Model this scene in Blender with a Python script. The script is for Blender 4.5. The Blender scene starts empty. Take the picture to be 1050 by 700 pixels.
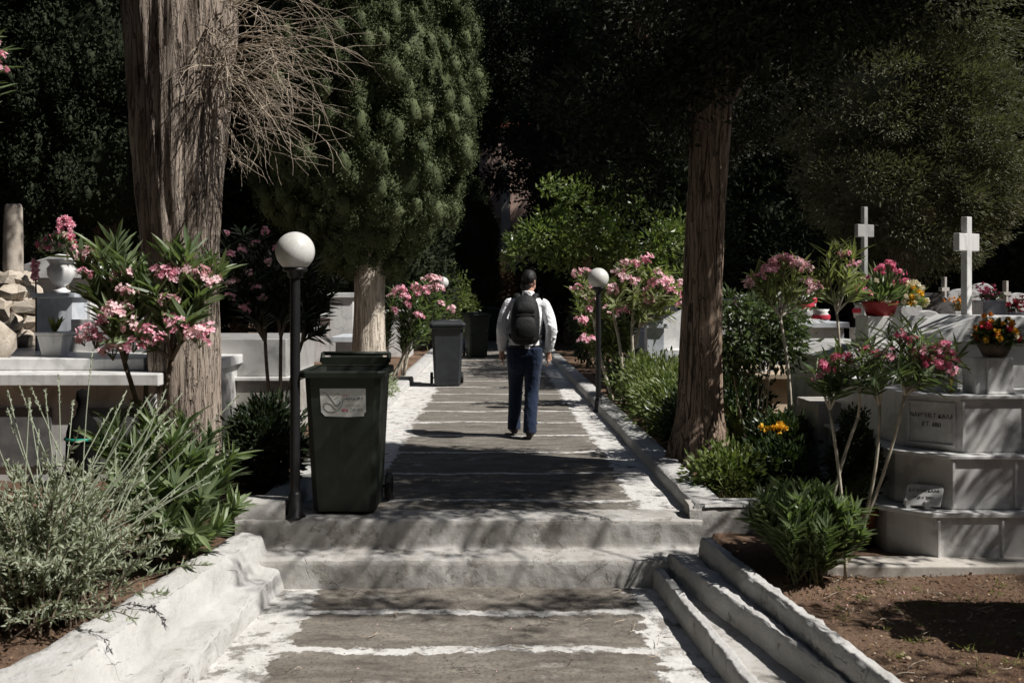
import bpy, bmesh, math, random
import numpy as np
from mathutils import noise, Vector, Matrix
R = math.radians
rng = np.random.default_rng(7)
random.seed(7)
scene = bpy.context.scene
col = scene.collection
CAMZ, F, CX, CY = 1.53, 1020.0, 506.0, 302.0

def P(px, py, Y):                       # where a picture point lies at distance Y
    return np.array([(px - CX) / F * Y, Y, CAMZ - (py - CY) / F * Y])

# ------------------------------------------------------------------ mesh helpers
class MB:
    def __init__(self): self.V = []; self.Fc = []; self.n = 0
    def add(self, V, Fs, m=0, smooth=False):
        V = np.asarray(V, float).reshape(-1, 3)
        groups = {}
        if isinstance(Fs, np.ndarray): groups[Fs.shape[1]] = Fs
        else:
            for f in Fs: groups.setdefault(len(f), []).append(f)
        for k, fs in groups.items():
            self.Fc.append((np.asarray(fs, np.int64).reshape(-1, k) + self.n, m, smooth))
        self.V.append(V); self.n += len(V)
        return self
    def box(self, x0, x1, y0, y1, z0, z1, m=0):
        V = [(x, y, z) for z in (z0, z1) for x, y in ((x0, y0), (x1, y0), (x1, y1), (x0, y1))]
        return self.add(V, [(3, 2, 1, 0), (4, 5, 6, 7), (0, 1, 5, 4), (1, 2, 6, 5), (2, 3, 7, 6), (3, 0, 4, 7)], m)
    def frustum(self, b, t, z0, z1, m=0):   # b, t = (x0,x1,y0,y1)
        V = [(x, y, z) for q, z in ((b, z0), (t, z1)) for x, y in ((q[0], q[2]), (q[1], q[2]), (q[1], q[3]), (q[0], q[3]))]
        return self.add(V, [(3, 2, 1, 0), (4, 5, 6, 7), (0, 1, 5, 4), (1, 2, 6, 5), (2, 3, 7, 6), (3, 0, 4, 7)], m)
    def prism(self, poly, z0, z1, m=0):
        n = len(poly)
        V = [(x, y, z0) for x, y in poly] + [(x, y, z1) for x, y in poly]
        Fs = [tuple(range(n))[::-1], tuple(range(n, 2 * n))] + [(i, (i + 1) % n, n + (i + 1) % n, n + i) for i in range(n)]
        return self.add(V, Fs, m)
    def extr(self, poly, axis, a, b, m=0):  # polygon in the plane across axis ('x': (y,z); 'y': (x,z))
        n = len(poly)
        mk = (lambda p, t: (t, p[0], p[1])) if axis == 'x' else (lambda p, t: (p[0], t, p[1]))
        V = [mk(p, a) for p in poly] + [mk(p, b) for p in poly]
        Fs = [tuple(range(n))[::-1], tuple(range(n, 2 * n))] + [(i, (i + 1) % n, n + (i + 1) % n, n + i) for i in range(n)]
        return self.add(V, Fs, m)
    def grid(self, rows, m=0, smooth=True, closed=False):
        rows = np.asarray(rows, float); a, b = rows.shape[:2]
        i = np.arange(a - 1)[:, None]; j = np.arange(b if closed else b - 1)[None, :]
        j2 = (j + 1) % b
        Fq = np.stack([i * b + j, i * b + j2, (i + 1) * b + j2, (i + 1) * b + j], -1).reshape(-1, 4)
        return self.add(rows.reshape(-1, 3), Fq, m, smooth)
    def tube(self, pts, rad, seg=6, m=0, rb=None, caps=True, smooth=True):
        pts = np.asarray(pts, float); n = len(pts)
        rad = np.broadcast_to(np.asarray(rad, float), (n,)); rb = rad if rb is None else np.broadcast_to(np.asarray(rb, float), (n,))
        T = np.gradient(pts, axis=0); T /= np.linalg.norm(T, axis=1)[:, None] + 1e-9
        ref = np.array([1., 0, 0]) if abs(T[:, 0]).mean() < .8 else np.array([0., 1, 0])
        X = ref - T * (T @ ref)[:, None]; X /= np.linalg.norm(X, axis=1)[:, None] + 1e-9
        Yv = np.cross(T, X)
        th = np.linspace(0, 2 * np.pi, seg, endpoint=False)
        rows = pts[:, None] + X[:, None] * (rad[:, None] * np.cos(th))[..., None] + Yv[:, None] * (rb[:, None] * np.sin(th))[..., None]
        s = self.n
        self.grid(rows, m, smooth, closed=True)
        if caps:
            self.Fc.append((np.array([list(range(seg))[::-1]]) + s, m, False))
            self.Fc.append((np.array([list(range(seg))]) + s + (n - 1) * seg, m, False))
        return self
    def lathe(self, prof, seg=24, c=(0, 0, 0), m=0, sq=None):
        th = np.linspace(0, 2 * np.pi, seg, endpoint=False)
        rows = [[(c[0] + r * np.cos(t), c[1] + r * np.sin(t), c[2] + z) for t in th] for r, z in prof]
        return self.grid(rows, m, True, closed=True)
    def ball(self, c, r, seg=16, rings=10, m=0):
        r = np.broadcast_to(np.asarray(r, float), (3,))
        ph = np.linspace(-np.pi / 2 + .001, np.pi / 2 - .001, rings)
        th = np.linspace(0, 2 * np.pi, seg, endpoint=False)
        rows = np.stack([np.cos(ph)[:, None] * np.cos(th), np.cos(ph)[:, None] * np.sin(th), np.sin(ph)[:, None] * np.ones(seg)], -1) * r + np.asarray(c)
        return self.grid(rows, m, True, closed=True)
    def scatter(self, tmpl, pos, d, nrm, sl, sw, m=0):
        TV, TF = tmpl
        N = len(pos)
        d = d / (np.linalg.norm(d, axis=1)[:, None] + 1e-9)
        x = np.cross(d, nrm); x /= np.linalg.norm(x, axis=1)[:, None] + 1e-9
        z = np.cross(x, d)
        sl = np.broadcast_to(sl, (N,)); sw = np.broadcast_to(sw, (N,))
        V = pos[:, None] + x[:, None] * (TV[None, :, 0] * sw[:, None])[..., None] + d[:, None] * (TV[None, :, 1] * sl[:, None])[..., None] + z[:, None] * (TV[None, :, 2] * sl[:, None])[..., None]
        k = len(TV)
        Fs = (TF[None] + (np.arange(N) * k)[:, None, None]).reshape(-1, TF.shape[1])
        return self.add(V.reshape(-1, 3), Fs, m)
    def lump(self, amp, scale=4., fine=.35, ax=(1, 1, 1)):
        V = np.concatenate(self.V)
        for i, v in enumerate(V):
            p = Vector(v)
            n = noise.noise_vector(p * scale) * amp + noise.noise_vector(p * scale * 3.7) * amp * fine
            V[i] += np.array(n) * ax
        self.V = [V]; return self
    def mesh(self, name, mats, origin=(0, 0, 0)):
        V = np.concatenate(self.V) - np.asarray(origin, float)
        me = bpy.data.meshes.new(name)
        me.vertices.add(len(V)); me.vertices.foreach_set('co', V.astype(np.float32).ravel())
        loops = np.concatenate([f.ravel() for f, _, _ in self.Fc])
        tot = np.concatenate([np.full(len(f), f.shape[1]) for f, _, _ in self.Fc])
        me.loops.add(len(loops)); me.loops.foreach_set('vertex_index', loops.astype(np.int32))
        me.polygons.add(len(tot))
        me.polygons.foreach_set('loop_start', (np.cumsum(tot) - tot).astype(np.int32))
        me.polygons.foreach_set('material_index', np.concatenate([np.full(len(f), m) for f, m, _ in self.Fc]).astype(np.int32))
        me.polygons.foreach_set('use_smooth', np.concatenate([np.full(len(f), s) for f, _, s in self.Fc]))
        for m in (mats if isinstance(mats, (list, tuple)) else [mats]): me.materials.append(m)
        me.update(calc_edges=True); me.validate()
        return me
    def build(self, name, mats, root=None, bevel=0, origin=None):
        o0 = np.array(root.location if root else (0, 0, 0), float) if origin is None else np.asarray(origin, float)
        o = bpy.data.objects.new(name, self.mesh(name, mats, o0)); col.objects.link(o)
        if root: o.parent = root
        elif origin is not None: o.location = origin
        if bevel:
            b = o.modifiers.new('bevel', 'BEVEL'); b.width = bevel; b.segments = 2; b.limit_method = 'ANGLE'
        return o

def tag(o, label, cat, group=None):
    o['label'] = label; o['category'] = cat
    if group: o['group'] = group
    return o
def thing(name, label, cat, loc, group=None):
    o = bpy.data.objects.new(name, None); o.empty_display_size = .1; col.objects.link(o)
    o.location = [float(v) for v in loc]
    return tag(o, label, cat, group)
def struct(o, kind='structure'): o['kind'] = kind; return o
def sub(o, parent): # o built in world coords without root -> make child of parent part (parent chain has only translations)
    p = np.zeros(3); q = parent
    while q: p += np.array(q.location); q = q.parent
    o.parent = parent; o.location = [float(a - b) for a, b in zip(o.location, p)]
    return o
def copy_tree(o, parent=None):
    c = o.copy(); col.objects.link(c)
    if parent: c.parent = parent
    for ch in list(o.children): copy_tree(ch, c)
    return c

DIA = (np.array([(0, 0, 0), (.5, .42, .1), (0, 1, 0), (-.5, .42, .1)]), np.array([[0, 1, 2, 3]]))
LANCE = (np.array([(0, 0, 0), (.36, .2, .07), (.5, .48, .02), (.3, .78, -.04), (0, 1, -.12), (-.3, .78, -.04), (-.5, .48, .02), (-.36, .2, .07), (0, .2, .03), (0, .48, -.02), (0, .78, -.08)]),
         np.array([[0, 1, 8, 8], [0, 8, 7, 7], [1, 2, 9, 8], [8, 9, 6, 7], [2, 3, 10, 9], [9, 10, 5, 6], [3, 4, 10, 10], [10, 4, 5, 5]]))
LANCE = (LANCE[0], np.array([[0, 1, 8], [0, 8, 7], [1, 2, 9], [1, 9, 8], [8, 9, 6], [8, 6, 7], [2, 3, 10], [2, 10, 9], [9, 10, 5], [9, 5, 6], [3, 4, 10], [10, 4, 5]]))
def unit(n, r=rng):
    v = r.normal(size=(n, 3)); return v / np.linalg.norm(v, axis=1)[:, None]

# ------------------------------------------------------------------ materials
def nd(nt, t, ins=None, **props):
    n = nt.nodes.new(t)
    for k, v in props.items(): setattr(n, k, v)
    for k, v in (ins or {}).items():
        s = n.inputs[k]
        if isinstance(v, bpy.types.NodeSocket): nt.links.new(v, s)
        else: s.default_value = (*v, 1) if isinstance(v, tuple) and len(v) == 3 and s.type == 'RGBA' else v
    return n
def mth(nt, op, a, b=0., clamp=False):
    n = nd(nt, 'ShaderNodeMath', {0: a, 1: b}, operation=op); n.use_clamp = clamp; return n.outputs[0]
def mixc(nt, f, a, b, mode='MIX'):
    n = nt.nodes.new('ShaderNodeMix'); n.data_type = 'RGBA'; n.blend_type = mode
    for i, v in ((0, f), (6, a), (7, b)):
        if isinstance(v, bpy.types.NodeSocket): nt.links.new(v, n.inputs[i])
        else: n.inputs[i].default_value = (*v, 1) if isinstance(v, tuple) else v
    return n.outputs[2]
def ramp(nt, f, a, b):
    return nd(nt, 'ShaderNodeMapRange', {0: f, 1: a, 2: b, 3: 0., 4: 1.}).outputs[0]
def noi(nt, vec, scale, detail=5., rough=.55, out=0):
    return nd(nt, 'ShaderNodeTexNoise', {'Vector': vec, 'Scale': scale, 'Detail': detail, 'Roughness': rough}).outputs[out]
def newmat(name):
    m = bpy.data.materials.new(name); m.use_nodes = True
    nt = m.node_tree; b = nt.nodes['Principled BSDF']
    return m, nt, b
def coords(nt, st=None):
    v = nd(nt, 'ShaderNodeTexCoord').outputs['Object']
    if st: v = nd(nt, 'ShaderNodeMapping', {'Vector': v, 'Scale': st}).outputs[0]
    return v
def setbump(nt, b, h, strength=.4, dist=.02):
    bp = nd(nt, 'ShaderNodeBump', {'Strength': strength, 'Distance': dist, 'Height': h})
    nt.links.new(bp.outputs[0], b.inputs['Normal'])

def stone(name, c1, c2, scale=6., rough=.8, bump=.3, dist=.01, dirt=None, dirt_amt=.5, st=None, spec=.3):
    m, nt, b = newmat(name); v = coords(nt, st)
    n1 = noi(nt, v, scale, 6); n2 = noi(nt, v, scale * 7, 6, .65)
    c = mixc(nt, ramp(nt, n1, .35, .65), c1, c2)
    if dirt:
        d = ramp(nt, mth(nt, 'ADD', mth(nt, 'MULTIPLY', noi(nt, v, scale * .45, 8, .7), .8), mth(nt, 'MULTIPLY', n2, .2)), .62 - dirt_amt * .25, .72)
        c = mixc(nt, d, c, dirt)
    nt.links.new(c, b.inputs['Base Color'])
    b.inputs['Roughness'].default_value = rough; b.inputs['Specular IOR Level'].default_value = spec
    setbump(nt, b, mth(nt, 'ADD', mth(nt, 'MULTIPLY', n1, .6), mth(nt, 'MULTIPLY', n2, .5)), bump, dist)
    return m

def whitewash():
    m, nt, b = newmat('whitewash'); v = coords(nt)
    n1 = noi(nt, v, 3., 7, .6); n2 = noi(nt, v, 22., 7, .65)
    c = mixc(nt, ramp(nt, n1, .3, .7), (.38, .372, .355), (.50, .493, .48))
    vo = nd(nt, 'ShaderNodeTexVoronoi', {'Vector': mixc(nt, .12, v, noi(nt, v, 4., 4, .6, 1)), 'Scale': 3.6}, feature='DISTANCE_TO_EDGE').outputs[0]
    crack = mth(nt, 'MULTIPLY', mth(nt, 'SUBTRACT', 1., ramp(nt, vo, .0, .004)), ramp(nt, noi(nt, v, 2.3, 3), .58, .64))
    stain = ramp(nt, noi(nt, v, 7., 9, .75), .56, .70)
    spots = ramp(nt, noi(nt, v, 60., 4, .7), .66, .72)
    c = mixc(nt, mth(nt, 'MULTIPLY', stain, .55), c, (.36, .32, .27))
    c = mixc(nt, mth(nt, 'MULTIPLY', spots, .5), c, (.18, .16, .13))
    c = mixc(nt, mth(nt, 'MULTIPLY', crack, .85), c, (.08, .07, .06))
    pt = ramp(nt, nd(nt, 'ShaderNodeNewGeometry').outputs['Pointiness'], .515, .56)
    flake = mth(nt, 'MAXIMUM', ramp(nt, noi(nt, v, 6.5, 10, .72), .625, .64), mth(nt, 'MULTIPLY', pt, ramp(nt, noi(nt, v, 14., 8, .7), .49, .55)))
    c = mixc(nt, mth(nt, 'MULTIPLY', flake, .7), c, mixc(nt, ramp(nt, n2, .4, .6), (.19, .175, .155), (.33, .31, .285)))
    nt.links.new(c, b.inputs['Base Color']); b.inputs['Roughness'].default_value = .9; b.inputs['Specular IOR Level'].default_value = .15
    n1 = mth(nt, 'SUBTRACT', n1, mth(nt, 'MULTIPLY', flake, .25))
    h = mth(nt, 'SUBTRACT', mth(nt, 'ADD', n1, mth(nt, 'MULTIPLY', n2, .45)), mth(nt, 'MULTIPLY', crack, .8))
    setbump(nt, b, h, .9, .035)
    return m

def oldpaint():   # the worn front of the steps: thin limewash over rough mortar
    m, nt, b = newmat('worn_limewash'); v = coords(nt)
    n1 = noi(nt, v, 2.4, 7, .65); n2 = noi(nt, v, 16., 8, .7)
    c = mixc(nt, ramp(nt, n1, .36, .62), (.30, .285, .265), (.43, .418, .40))
    c = mixc(nt, mth(nt, 'MULTIPLY', ramp(nt, n2, .52, .66), .6), c, (.27, .245, .21))
    vo = nd(nt, 'ShaderNodeTexVoronoi', {'Vector': mixc(nt, .16, v, noi(nt, v, 3., 5, .6, 1)), 'Scale': 2.2}, feature='DISTANCE_TO_EDGE').outputs[0]
    crack = mth(nt, 'MULTIPLY', mth(nt, 'SUBTRACT', 1., ramp(nt, vo, .0, .004)), ramp(nt, noi(nt, v, 1.7, 3), .52, .58))
    c = mixc(nt, mth(nt, 'MULTIPLY', crack, .85), c, (.07, .06, .05))
    pt = ramp(nt, nd(nt, 'ShaderNodeNewGeometry').outputs['Pointiness'], .515, .56)
    flake = mth(nt, 'MAXIMUM', ramp(nt, noi(nt, v, 4.2, 10, .72), .56, .575), mth(nt, 'MULTIPLY', pt, ramp(nt, noi(nt, v, 11., 8, .7), .46, .53)))
    c = mixc(nt, mth(nt, 'MULTIPLY', flake, .65), c, mixc(nt, ramp(nt, n2, .4, .6), (.15, .135, .115), (.29, .27, .24)))
    nt.links.new(c, b.inputs['Base Color']); b.inputs['Roughness'].default_value = .92; b.inputs['Specular IOR Level'].default_value = .15
    n1 = mth(nt, 'SUBTRACT', n1, mth(nt, 'MULTIPLY', flake, .3))
    setbump(nt, b, mth(nt, 'SUBTRACT', mth(nt, 'ADD', n1, mth(nt, 'MULTIPLY', n2, .5)), crack), .5, .025)
    return m

def paving(name, y0, sp, xl, xr, half, c1=(.10, .090, .077), c2=(.225, .205, .178)):
    m, nt, b = newmat(name); v = coords(nt)
    sep = nd(nt, 'ShaderNodeSeparateXYZ', {0: v})
    w1 = noi(nt, v, 1.6, 6, .65); w2 = noi(nt, v, 9., 7, .7)
    wob = mth(nt, 'ADD', mth(nt, 'MULTIPLY', mth(nt, 'SUBTRACT', w1, .5), .30), mth(nt, 'MULTIPLY', mth(nt, 'SUBTRACT', w2, .5), .17))
    yy = mth(nt, 'ADD', sep.outputs[1], wob)
    d = mth(nt, 'ABSOLUTE', mth(nt, 'MULTIPLY', mth(nt, 'SUBTRACT', mth(nt, 'FRACT', mth(nt, 'ADD', mth(nt, 'DIVIDE', mth(nt, 'SUBTRACT', yy, y0), sp), 100.5)), .5), sp))
    stripe = mth(nt, 'SUBTRACT', 1., ramp(nt, d, half * .75, half))
    wobx = mth(nt, 'MULTIPLY', mth(nt, 'ADD', mth(nt, 'SUBTRACT', w1, .5), mth(nt, 'MULTIPLY', mth(nt, 'SUBTRACT', w2, .5), 1.1)), .32)
    xx = mth(nt, 'ADD', sep.outputs[0], wobx)
    marg = mth(nt, 'MAXIMUM', ramp(nt, xx, xr, xr + .02), mth(nt, 'SUBTRACT', 1., ramp(nt, xx, xl - .02, xl)))
    white = mth(nt, 'MAXIMUM', stripe, marg)
    wear = ramp(nt, noi(nt, v, 5.5, 9, .78), .53, .61)
    white = mth(nt, 'MULTIPLY', white, mth(nt, 'SUBTRACT', 1., mth(nt, 'MULTIPLY', wear, .85)))
    base = mixc(nt, ramp(nt, noi(nt, nd(nt, 'ShaderNodeMapping', {'Vector': v, 'Scale': (1.6, 4.5, 1.)}).outputs[0], 1.5, 9, .72), .36, .64), c1, c2)
    base = mixc(nt, mth(nt, 'MULTIPLY', ramp(nt, noi(nt, v, 48., 5, .7), .5, .66), .7), base, (.05, .045, .04))
    base = mixc(nt, mth(nt, 'MULTIPLY', ramp(nt, noi(nt, v, 3.4, 8, .72), .58, .68), .6), base, (.42, .40, .37))
    vo = nd(nt, 'ShaderNodeTexVoronoi', {'Vector': mixc(nt, .2, v, noi(nt, v, 2.5, 6, .7, 1)), 'Scale': 2.3}, feature='DISTANCE_TO_EDGE').outputs[0]
    crack = mth(nt, 'MULTIPLY', mth(nt, 'SUBTRACT', 1., ramp(nt, vo, 0., .0045)), ramp(nt, noi(nt, v, 1.3, 4), .54, .6))
    c = mixc(nt, white, base, mixc(nt, ramp(nt, w2, .35, .65), (.46, .445, .42), (.60, .59, .57)))
    c = mixc(nt, mth(nt, 'MULTIPLY', crack, .85), c, (.045, .04, .035))
    nt.links.new(c, b.inputs['Base Color']); b.inputs['Roughness'].default_value = .92; b.inputs['Specular IOR Level'].default_value = .15
    h = mth(nt, 'SUBTRACT', mth(nt, 'ADD', mth(nt, 'ADD', mth(nt, 'MULTIPLY', w1, .7), mth(nt, 'MULTIPLY', w2, .6)), mth(nt, 'MULTIPLY', white, .18)), crack)
    setbump(nt, b, h, .8, .03)
    return m

def soilmat():
    m, nt, b = newmat('soil'); v = coords(nt)
    n1 = noi(nt, v, 1.2, 6); n2 = noi(nt, v, 34., 8, .7); n3 = noi(nt, v, 9., 7, .65)
    c = mixc(nt, ramp(nt, n1, .35, .65), (.135, .082, .055), (.225, .150, .105))
    c = mixc(nt, mth(nt, 'MULTIPLY', ramp(nt, n2, .5, .7), .65), c, (.06, .04, .028))
    c = mixc(nt, mth(nt, 'MULTIPLY', ramp(nt, noi(nt, v, 70., 3, .6), .62, .7), .7), c, (.33, .27, .21))
    nt.links.new(c, b.inputs['Base Color']); b.inputs['Roughness'].default_value = .95; b.inputs['Specular IOR Level'].default_value = .1
    setbump(nt, b, mth(nt, 'ADD', mth(nt, 'MULTIPLY', n3, .8), n2), 1., .035)
    return m

def marble(name, c1, c2, vein, scale=1.6, rough=.35):
    m, nt, b = newmat(name); v = coords(nt)
    w = mixc(nt, .35, v, noi(nt, v, 1.7, 6, .65, 1))
    n = nd(nt, 'ShaderNodeTexWave', {'Vector': w, 'Scale': scale, 'Distortion': 9., 'Detail': 5., 'Detail Scale': 1.4}, bands_direction='DIAGONAL').outputs[1]
    c = mixc(nt, ramp(nt, noi(nt, v, 2.5, 6), .35, .65), c1, c2)
    c = mixc(nt, mth(nt, 'MULTIPLY', mth(nt, 'SUBTRACT', 1., ramp(nt, n, 0., .22)), .38), c, vein)
    bl_ = ramp(nt, noi(nt, nd(nt, 'ShaderNodeMapping', {'Vector': w, 'Rotation': (.5, .6, .3), 'Scale': (2., 5., 5.)}).outputs[0], 1.3, 6, .62), .56, .72)
    c = mixc(nt, mth(nt, 'MULTIPLY', bl_, .8), c, vein)
    st = ramp(nt, noi(nt, nd(nt, 'ShaderNodeMapping', {'Vector': v, 'Scale': (14., 14., 1.2)}).outputs[0], 1., 6, .6), .5, .72)
    c = mixc(nt, mth(nt, 'MULTIPLY', st, .35), c, (.30, .28, .25))
    nt.links.new(c, b.inputs['Base Color']); b.inputs['Roughness'].default_value = rough; b.inputs['Specular IOR Level'].default_value = .35
    setbump(nt, b, noi(nt, v, 40., 5), .12, .004)
    return m

def leafmat(name, c1, c2, trans=.25, rough=.55, spec=.25, tc=None):
    m, nt, b = newmat(name)
    rnd = nd(nt, 'ShaderNodeNewGeometry').outputs['Random Per Island']
    c = mixc(nt, rnd, c1, c2)
    nt.links.new(c, b.inputs['Base Color']); b.inputs['Roughness'].default_value = rough; b.inputs['Specular IOR Level'].default_value = spec
    if trans:
        t = nd(nt, 'ShaderNodeBsdfTranslucent', {'Color': mixc(nt, 1., c, tc or (1.3, 1.5, .7), 'MULTIPLY')})
        mx = nd(nt, 'ShaderNodeMixShader', {0: trans, 1: b.outputs[0], 2: t.outputs[0]})
        nt.links.new(mx.outputs[0], nt.nodes['Material Output'].inputs[0])
    return m

def plain(name, c, rough=.5, metal=0., spec=.4, bump=0., var=.12, scale=18.):
    m, nt, b = newmat(name); v = coords(nt)
    n = noi(nt, v, scale, 5, .6)
    d = tuple(max(0., x * (1 - var * 2)) for x in c)
    nt.links.new(mixc(nt, ramp(nt, n, .35, .7), c, d), b.inputs['Base Color'])
    b.inputs['Roughness'].default_value = rough; b.inputs['Metallic'].default_value = metal; b.inputs['Specular IOR Level'].default_value = spec
    if bump: setbump(nt, b, n, bump, .01)
    return m

def barkmat(name, c1, c2, c3, sc=1., cks=.78):
    m, nt, b = newmat(name); v = coords(nt)
    vs = nd(nt, 'ShaderNodeMapping', {'Vector': v, 'Scale': (26. * sc, 26. * sc, 1.6 * sc)}).outputs[0]
    n1 = noi(nt, vs, 1., 8, .65); n2 = noi(nt, nd(nt, 'ShaderNodeMapping', {'Vector': v, 'Scale': (70., 70., 5.)}).outputs[0], 1., 6, .7); n3 = noi(nt, v, 2.2, 5)
    c = mixc(nt, ramp(nt, n1, .36, .62), c1, c2)
    c = mixc(nt, ramp(nt, n3, .45, .7), c, c3)
    c = mixc(nt, mth(nt, 'MULTIPLY', mth(nt, 'SUBTRACT', 1., ramp(nt, n1, .30, .38)), .8), c, (.035, .025, .02))
    c = mixc(nt, mth(nt, 'MULTIPLY', ramp(nt, n2, .56, .7), .45), c, (.06, .045, .035))
    va = nd(nt, 'ShaderNodeMapping', {'Vector': mixc(nt, .06, v, noi(nt, v, 3., 4, .6, 1)), 'Scale': (9. * sc, 9. * sc, .55 * sc)}).outputs[0]
    ck = mth(nt, 'SUBTRACT', 1., ramp(nt, mth(nt, 'ABSOLUTE', mth(nt, 'SUBTRACT', noi(nt, va, 1., 3, .5), .5)), .004, .022))
    vb = nd(nt, 'ShaderNodeMapping', {'Vector': mixc(nt, .04, v, noi(nt, v, 5., 4, .6, 1)), 'Scale': (30. * sc, 30. * sc, 2.2 * sc)}).outputs[0]
    ck2 = mth(nt, 'MULTIPLY', mth(nt, 'SUBTRACT', 1., ramp(nt, mth(nt, 'ABSOLUTE', mth(nt, 'SUBTRACT', noi(nt, vb, 1., 3, .5), .5)), .004, .03)), .55)
    hole = mth(nt, 'MULTIPLY', mth(nt, 'SUBTRACT', 1., ramp(nt, nd(nt, 'ShaderNodeTexVoronoi', {'Vector': v, 'Scale': 16.}).outputs[0], .10, .14)), ramp(nt, noi(nt, v, 3.1, 2), .52, .56))
    ck = mth(nt, 'MAXIMUM', mth(nt, 'MAXIMUM', ck, ck2), hole)
    c = mixc(nt, mth(nt, 'MULTIPLY', ck, cks), c, (.03, .022, .017))
    nt.links.new(c, b.inputs['Base Color']); b.inputs['Roughness'].default_value = .92; b.inputs['Specular IOR Level'].default_value = .12
    setbump(nt, b, mth(nt, 'SUBTRACT', mth(nt, 'ADD', n1, mth(nt, 'MULTIPLY', n2, .5)), mth(nt, 'MULTIPLY', ck, 1.2)), 1., .035)
    return m

M = {}
M['white'] = whitewash(); M['old'] = oldpaint(); M['soil'] = soilmat()
M['path_hi'] = paving('paving_upper', 7.40, 1.135, -.92, 1.02, .042)
M['path_lo'] = paving('paving_lower', 5.98, .62, -1.12, .86, .050, (.105, .092, .078), (.235, .211, .18))
M['marble'] = marble('grey_marble', (.52, .51, .495), (.64, .63, .615), (.22, .215, .21))
M['marble2'] = marble('white_marble', (.64, .635, .62), (.74, .735, .72), (.40, .40, .40), 2.1)
M['marble3'] = marble('blue_grey_marble', (.50, .54, .58), (.62, .65, .69), (.30, .33, .37))
M['concrete'] = stone('concrete', (.30, .28, .25), (.42, .40, .37), 5., .9, .4, .01, (.12, .11, .09), .5)
M['darkstone'] = stone('dark_granite', (.10, .10, .10), (.16, .155, .15), 9., .55, .15, .004)
M['tan'] = stone('tan_stone', (.36, .28, .20), (.46, .37, .27), 5., .9, .35, .01, (.20, .16, .12), .5)
M['rubble'] = stone('rubble_stone', (.34, .29, .23), (.52, .46, .39), 7., .9, .8, .02, (.14, .11, .08), .5)
M['colstone'] = stone('column_stone', (.36, .31, .26), (.48, .43, .37), 8., .9, .5, .01, (.16, .13, .1), .6)
M['slabpave'] = stone('pale_paving_slab', (.36, .33, .29), (.48, .45, .41), 4., .9, .4, .01, (.16, .13, .1), .5)
M['bark1'] = barkmat('grey_cypress_bark', (.24, .19, .155), (.44, .365, .30), (.50, .42, .35))
M['bark2'] = barkmat('pale_smooth_bark', (.56, .48, .39), (.74, .66, .56), (.68, .6, .5), .8, .25)
M['bark3'] = barkmat('brown_bark', (.25, .18, .135), (.43, .325, .25), (.33, .25, .19))
M['twig'] = plain('dead_twig', (.48, .40, .31), .9, var=.25)
M['stemw'] = plain('pale_stem', (.50, .45, .36), .85, var=.2)
M['stemb'] = plain('brown_stem', (.16, .125, .09), .9, var=.25)
M['stemg'] = plain('green_stem', (.16, .17, .09), .8, var=.2)
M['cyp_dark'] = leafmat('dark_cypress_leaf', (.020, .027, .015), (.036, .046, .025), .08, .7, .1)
M['cyp'] = leafmat('cypress_leaf', (.052, .068, .030), (.105, .122, .058), .08, .7, .15)
M['spray'] = leafmat('grey_green_spray', (.085, .086, .052), (.185, .18, .118), .15, .7, .15)
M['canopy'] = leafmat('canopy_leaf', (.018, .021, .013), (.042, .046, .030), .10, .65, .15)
M['citrus'] = leafmat('glossy_green_leaf', (.075, .115, .032), (.21, .25, .09), .35, .35, .45)
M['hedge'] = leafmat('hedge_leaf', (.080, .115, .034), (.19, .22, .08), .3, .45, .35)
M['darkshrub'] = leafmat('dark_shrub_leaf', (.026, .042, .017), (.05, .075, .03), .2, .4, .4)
M['shadeleaf'] = leafmat('shade_darkened_leaf', (.014, .022, .011), (.030, .044, .020), .15, .45, .35)  # leaf colour darkened so these bushes read as standing in shade
M['midleaf'] = leafmat('mid_green_leaf', (.052, .072, .034), (.115, .145, .075), .25, .38, .45)
M['ole'] = leafmat('oleander_leaf', (.080, .115, .055), (.19, .235, .12), .3, .42, .4)
M['ole_lime'] = leafmat('pale_oleander_leaf', (.15, .18, .075), (.27, .28, .14), .35, .45, .35)
M['lav'] = leafmat('silver_leaf', (.24, .27, .19), (.40, .43, .33), .2, .8, .1)
M['dry'] = leafmat('dry_leaf', (.20, .12, .06), (.36, .25, .14), .2, .9, .1, (1.2, 1., .6))
M['litter'] = leafmat('leaf_litter', (.12, .07, .035), (.30, .20, .12), .05, .9, .1)
M['grass'] = leafmat('tuft_blade', (.13, .16, .04), (.24, .24, .09), .3, .6, .2)
M['pink'] = leafmat('pink_petal', (.80, .32, .43), (.94, .66, .72), .35, .7, .15, (1.1, .9, .95))
M['pink2'] = leafmat('pale_pink_petal', (.80, .46, .50), (.92, .74, .74), .35, .7, .15, (1.1, .9, .95))
M['pinkd'] = leafmat('deep_pink_petal', (.66, .13, .24), (.84, .30, .42), .35, .7, .15, (1.1, .9, .95))
M['yellow'] = leafmat('yellow_petal', (.75, .42, .03), (.85, .55, .08), .2, .7, .15, (1, 1, .8))
M['orange'] = leafmat('orange_petal', (.75, .24, .04), (.85, .45, .10), .2, .7, .15, (1, 1, .8))
M['cream'] = leafmat('cream_petal', (.78, .72, .55), (.85, .8, .66), .2, .7, .15, (1, 1, .9))
M['redp'] = leafmat('red_petal', (.45, .03, .05), (.65, .08, .12), .2, .7, .15, (1, .8, .8))
M['black'] = plain('black_paint', (.012, .012, .013), .45, var=.2)
M['globe'] = stone('opal_globe', (.60, .595, .57), (.64, .64, .625), 7., .32, .02, .002, (.40, .37, .32), .75, spec=.5)
M['bin_green'] = plain('green_bin_plastic', (.0135, .0185, .0115), .45, spec=.3, var=.2, scale=9., bump=.04)
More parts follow.
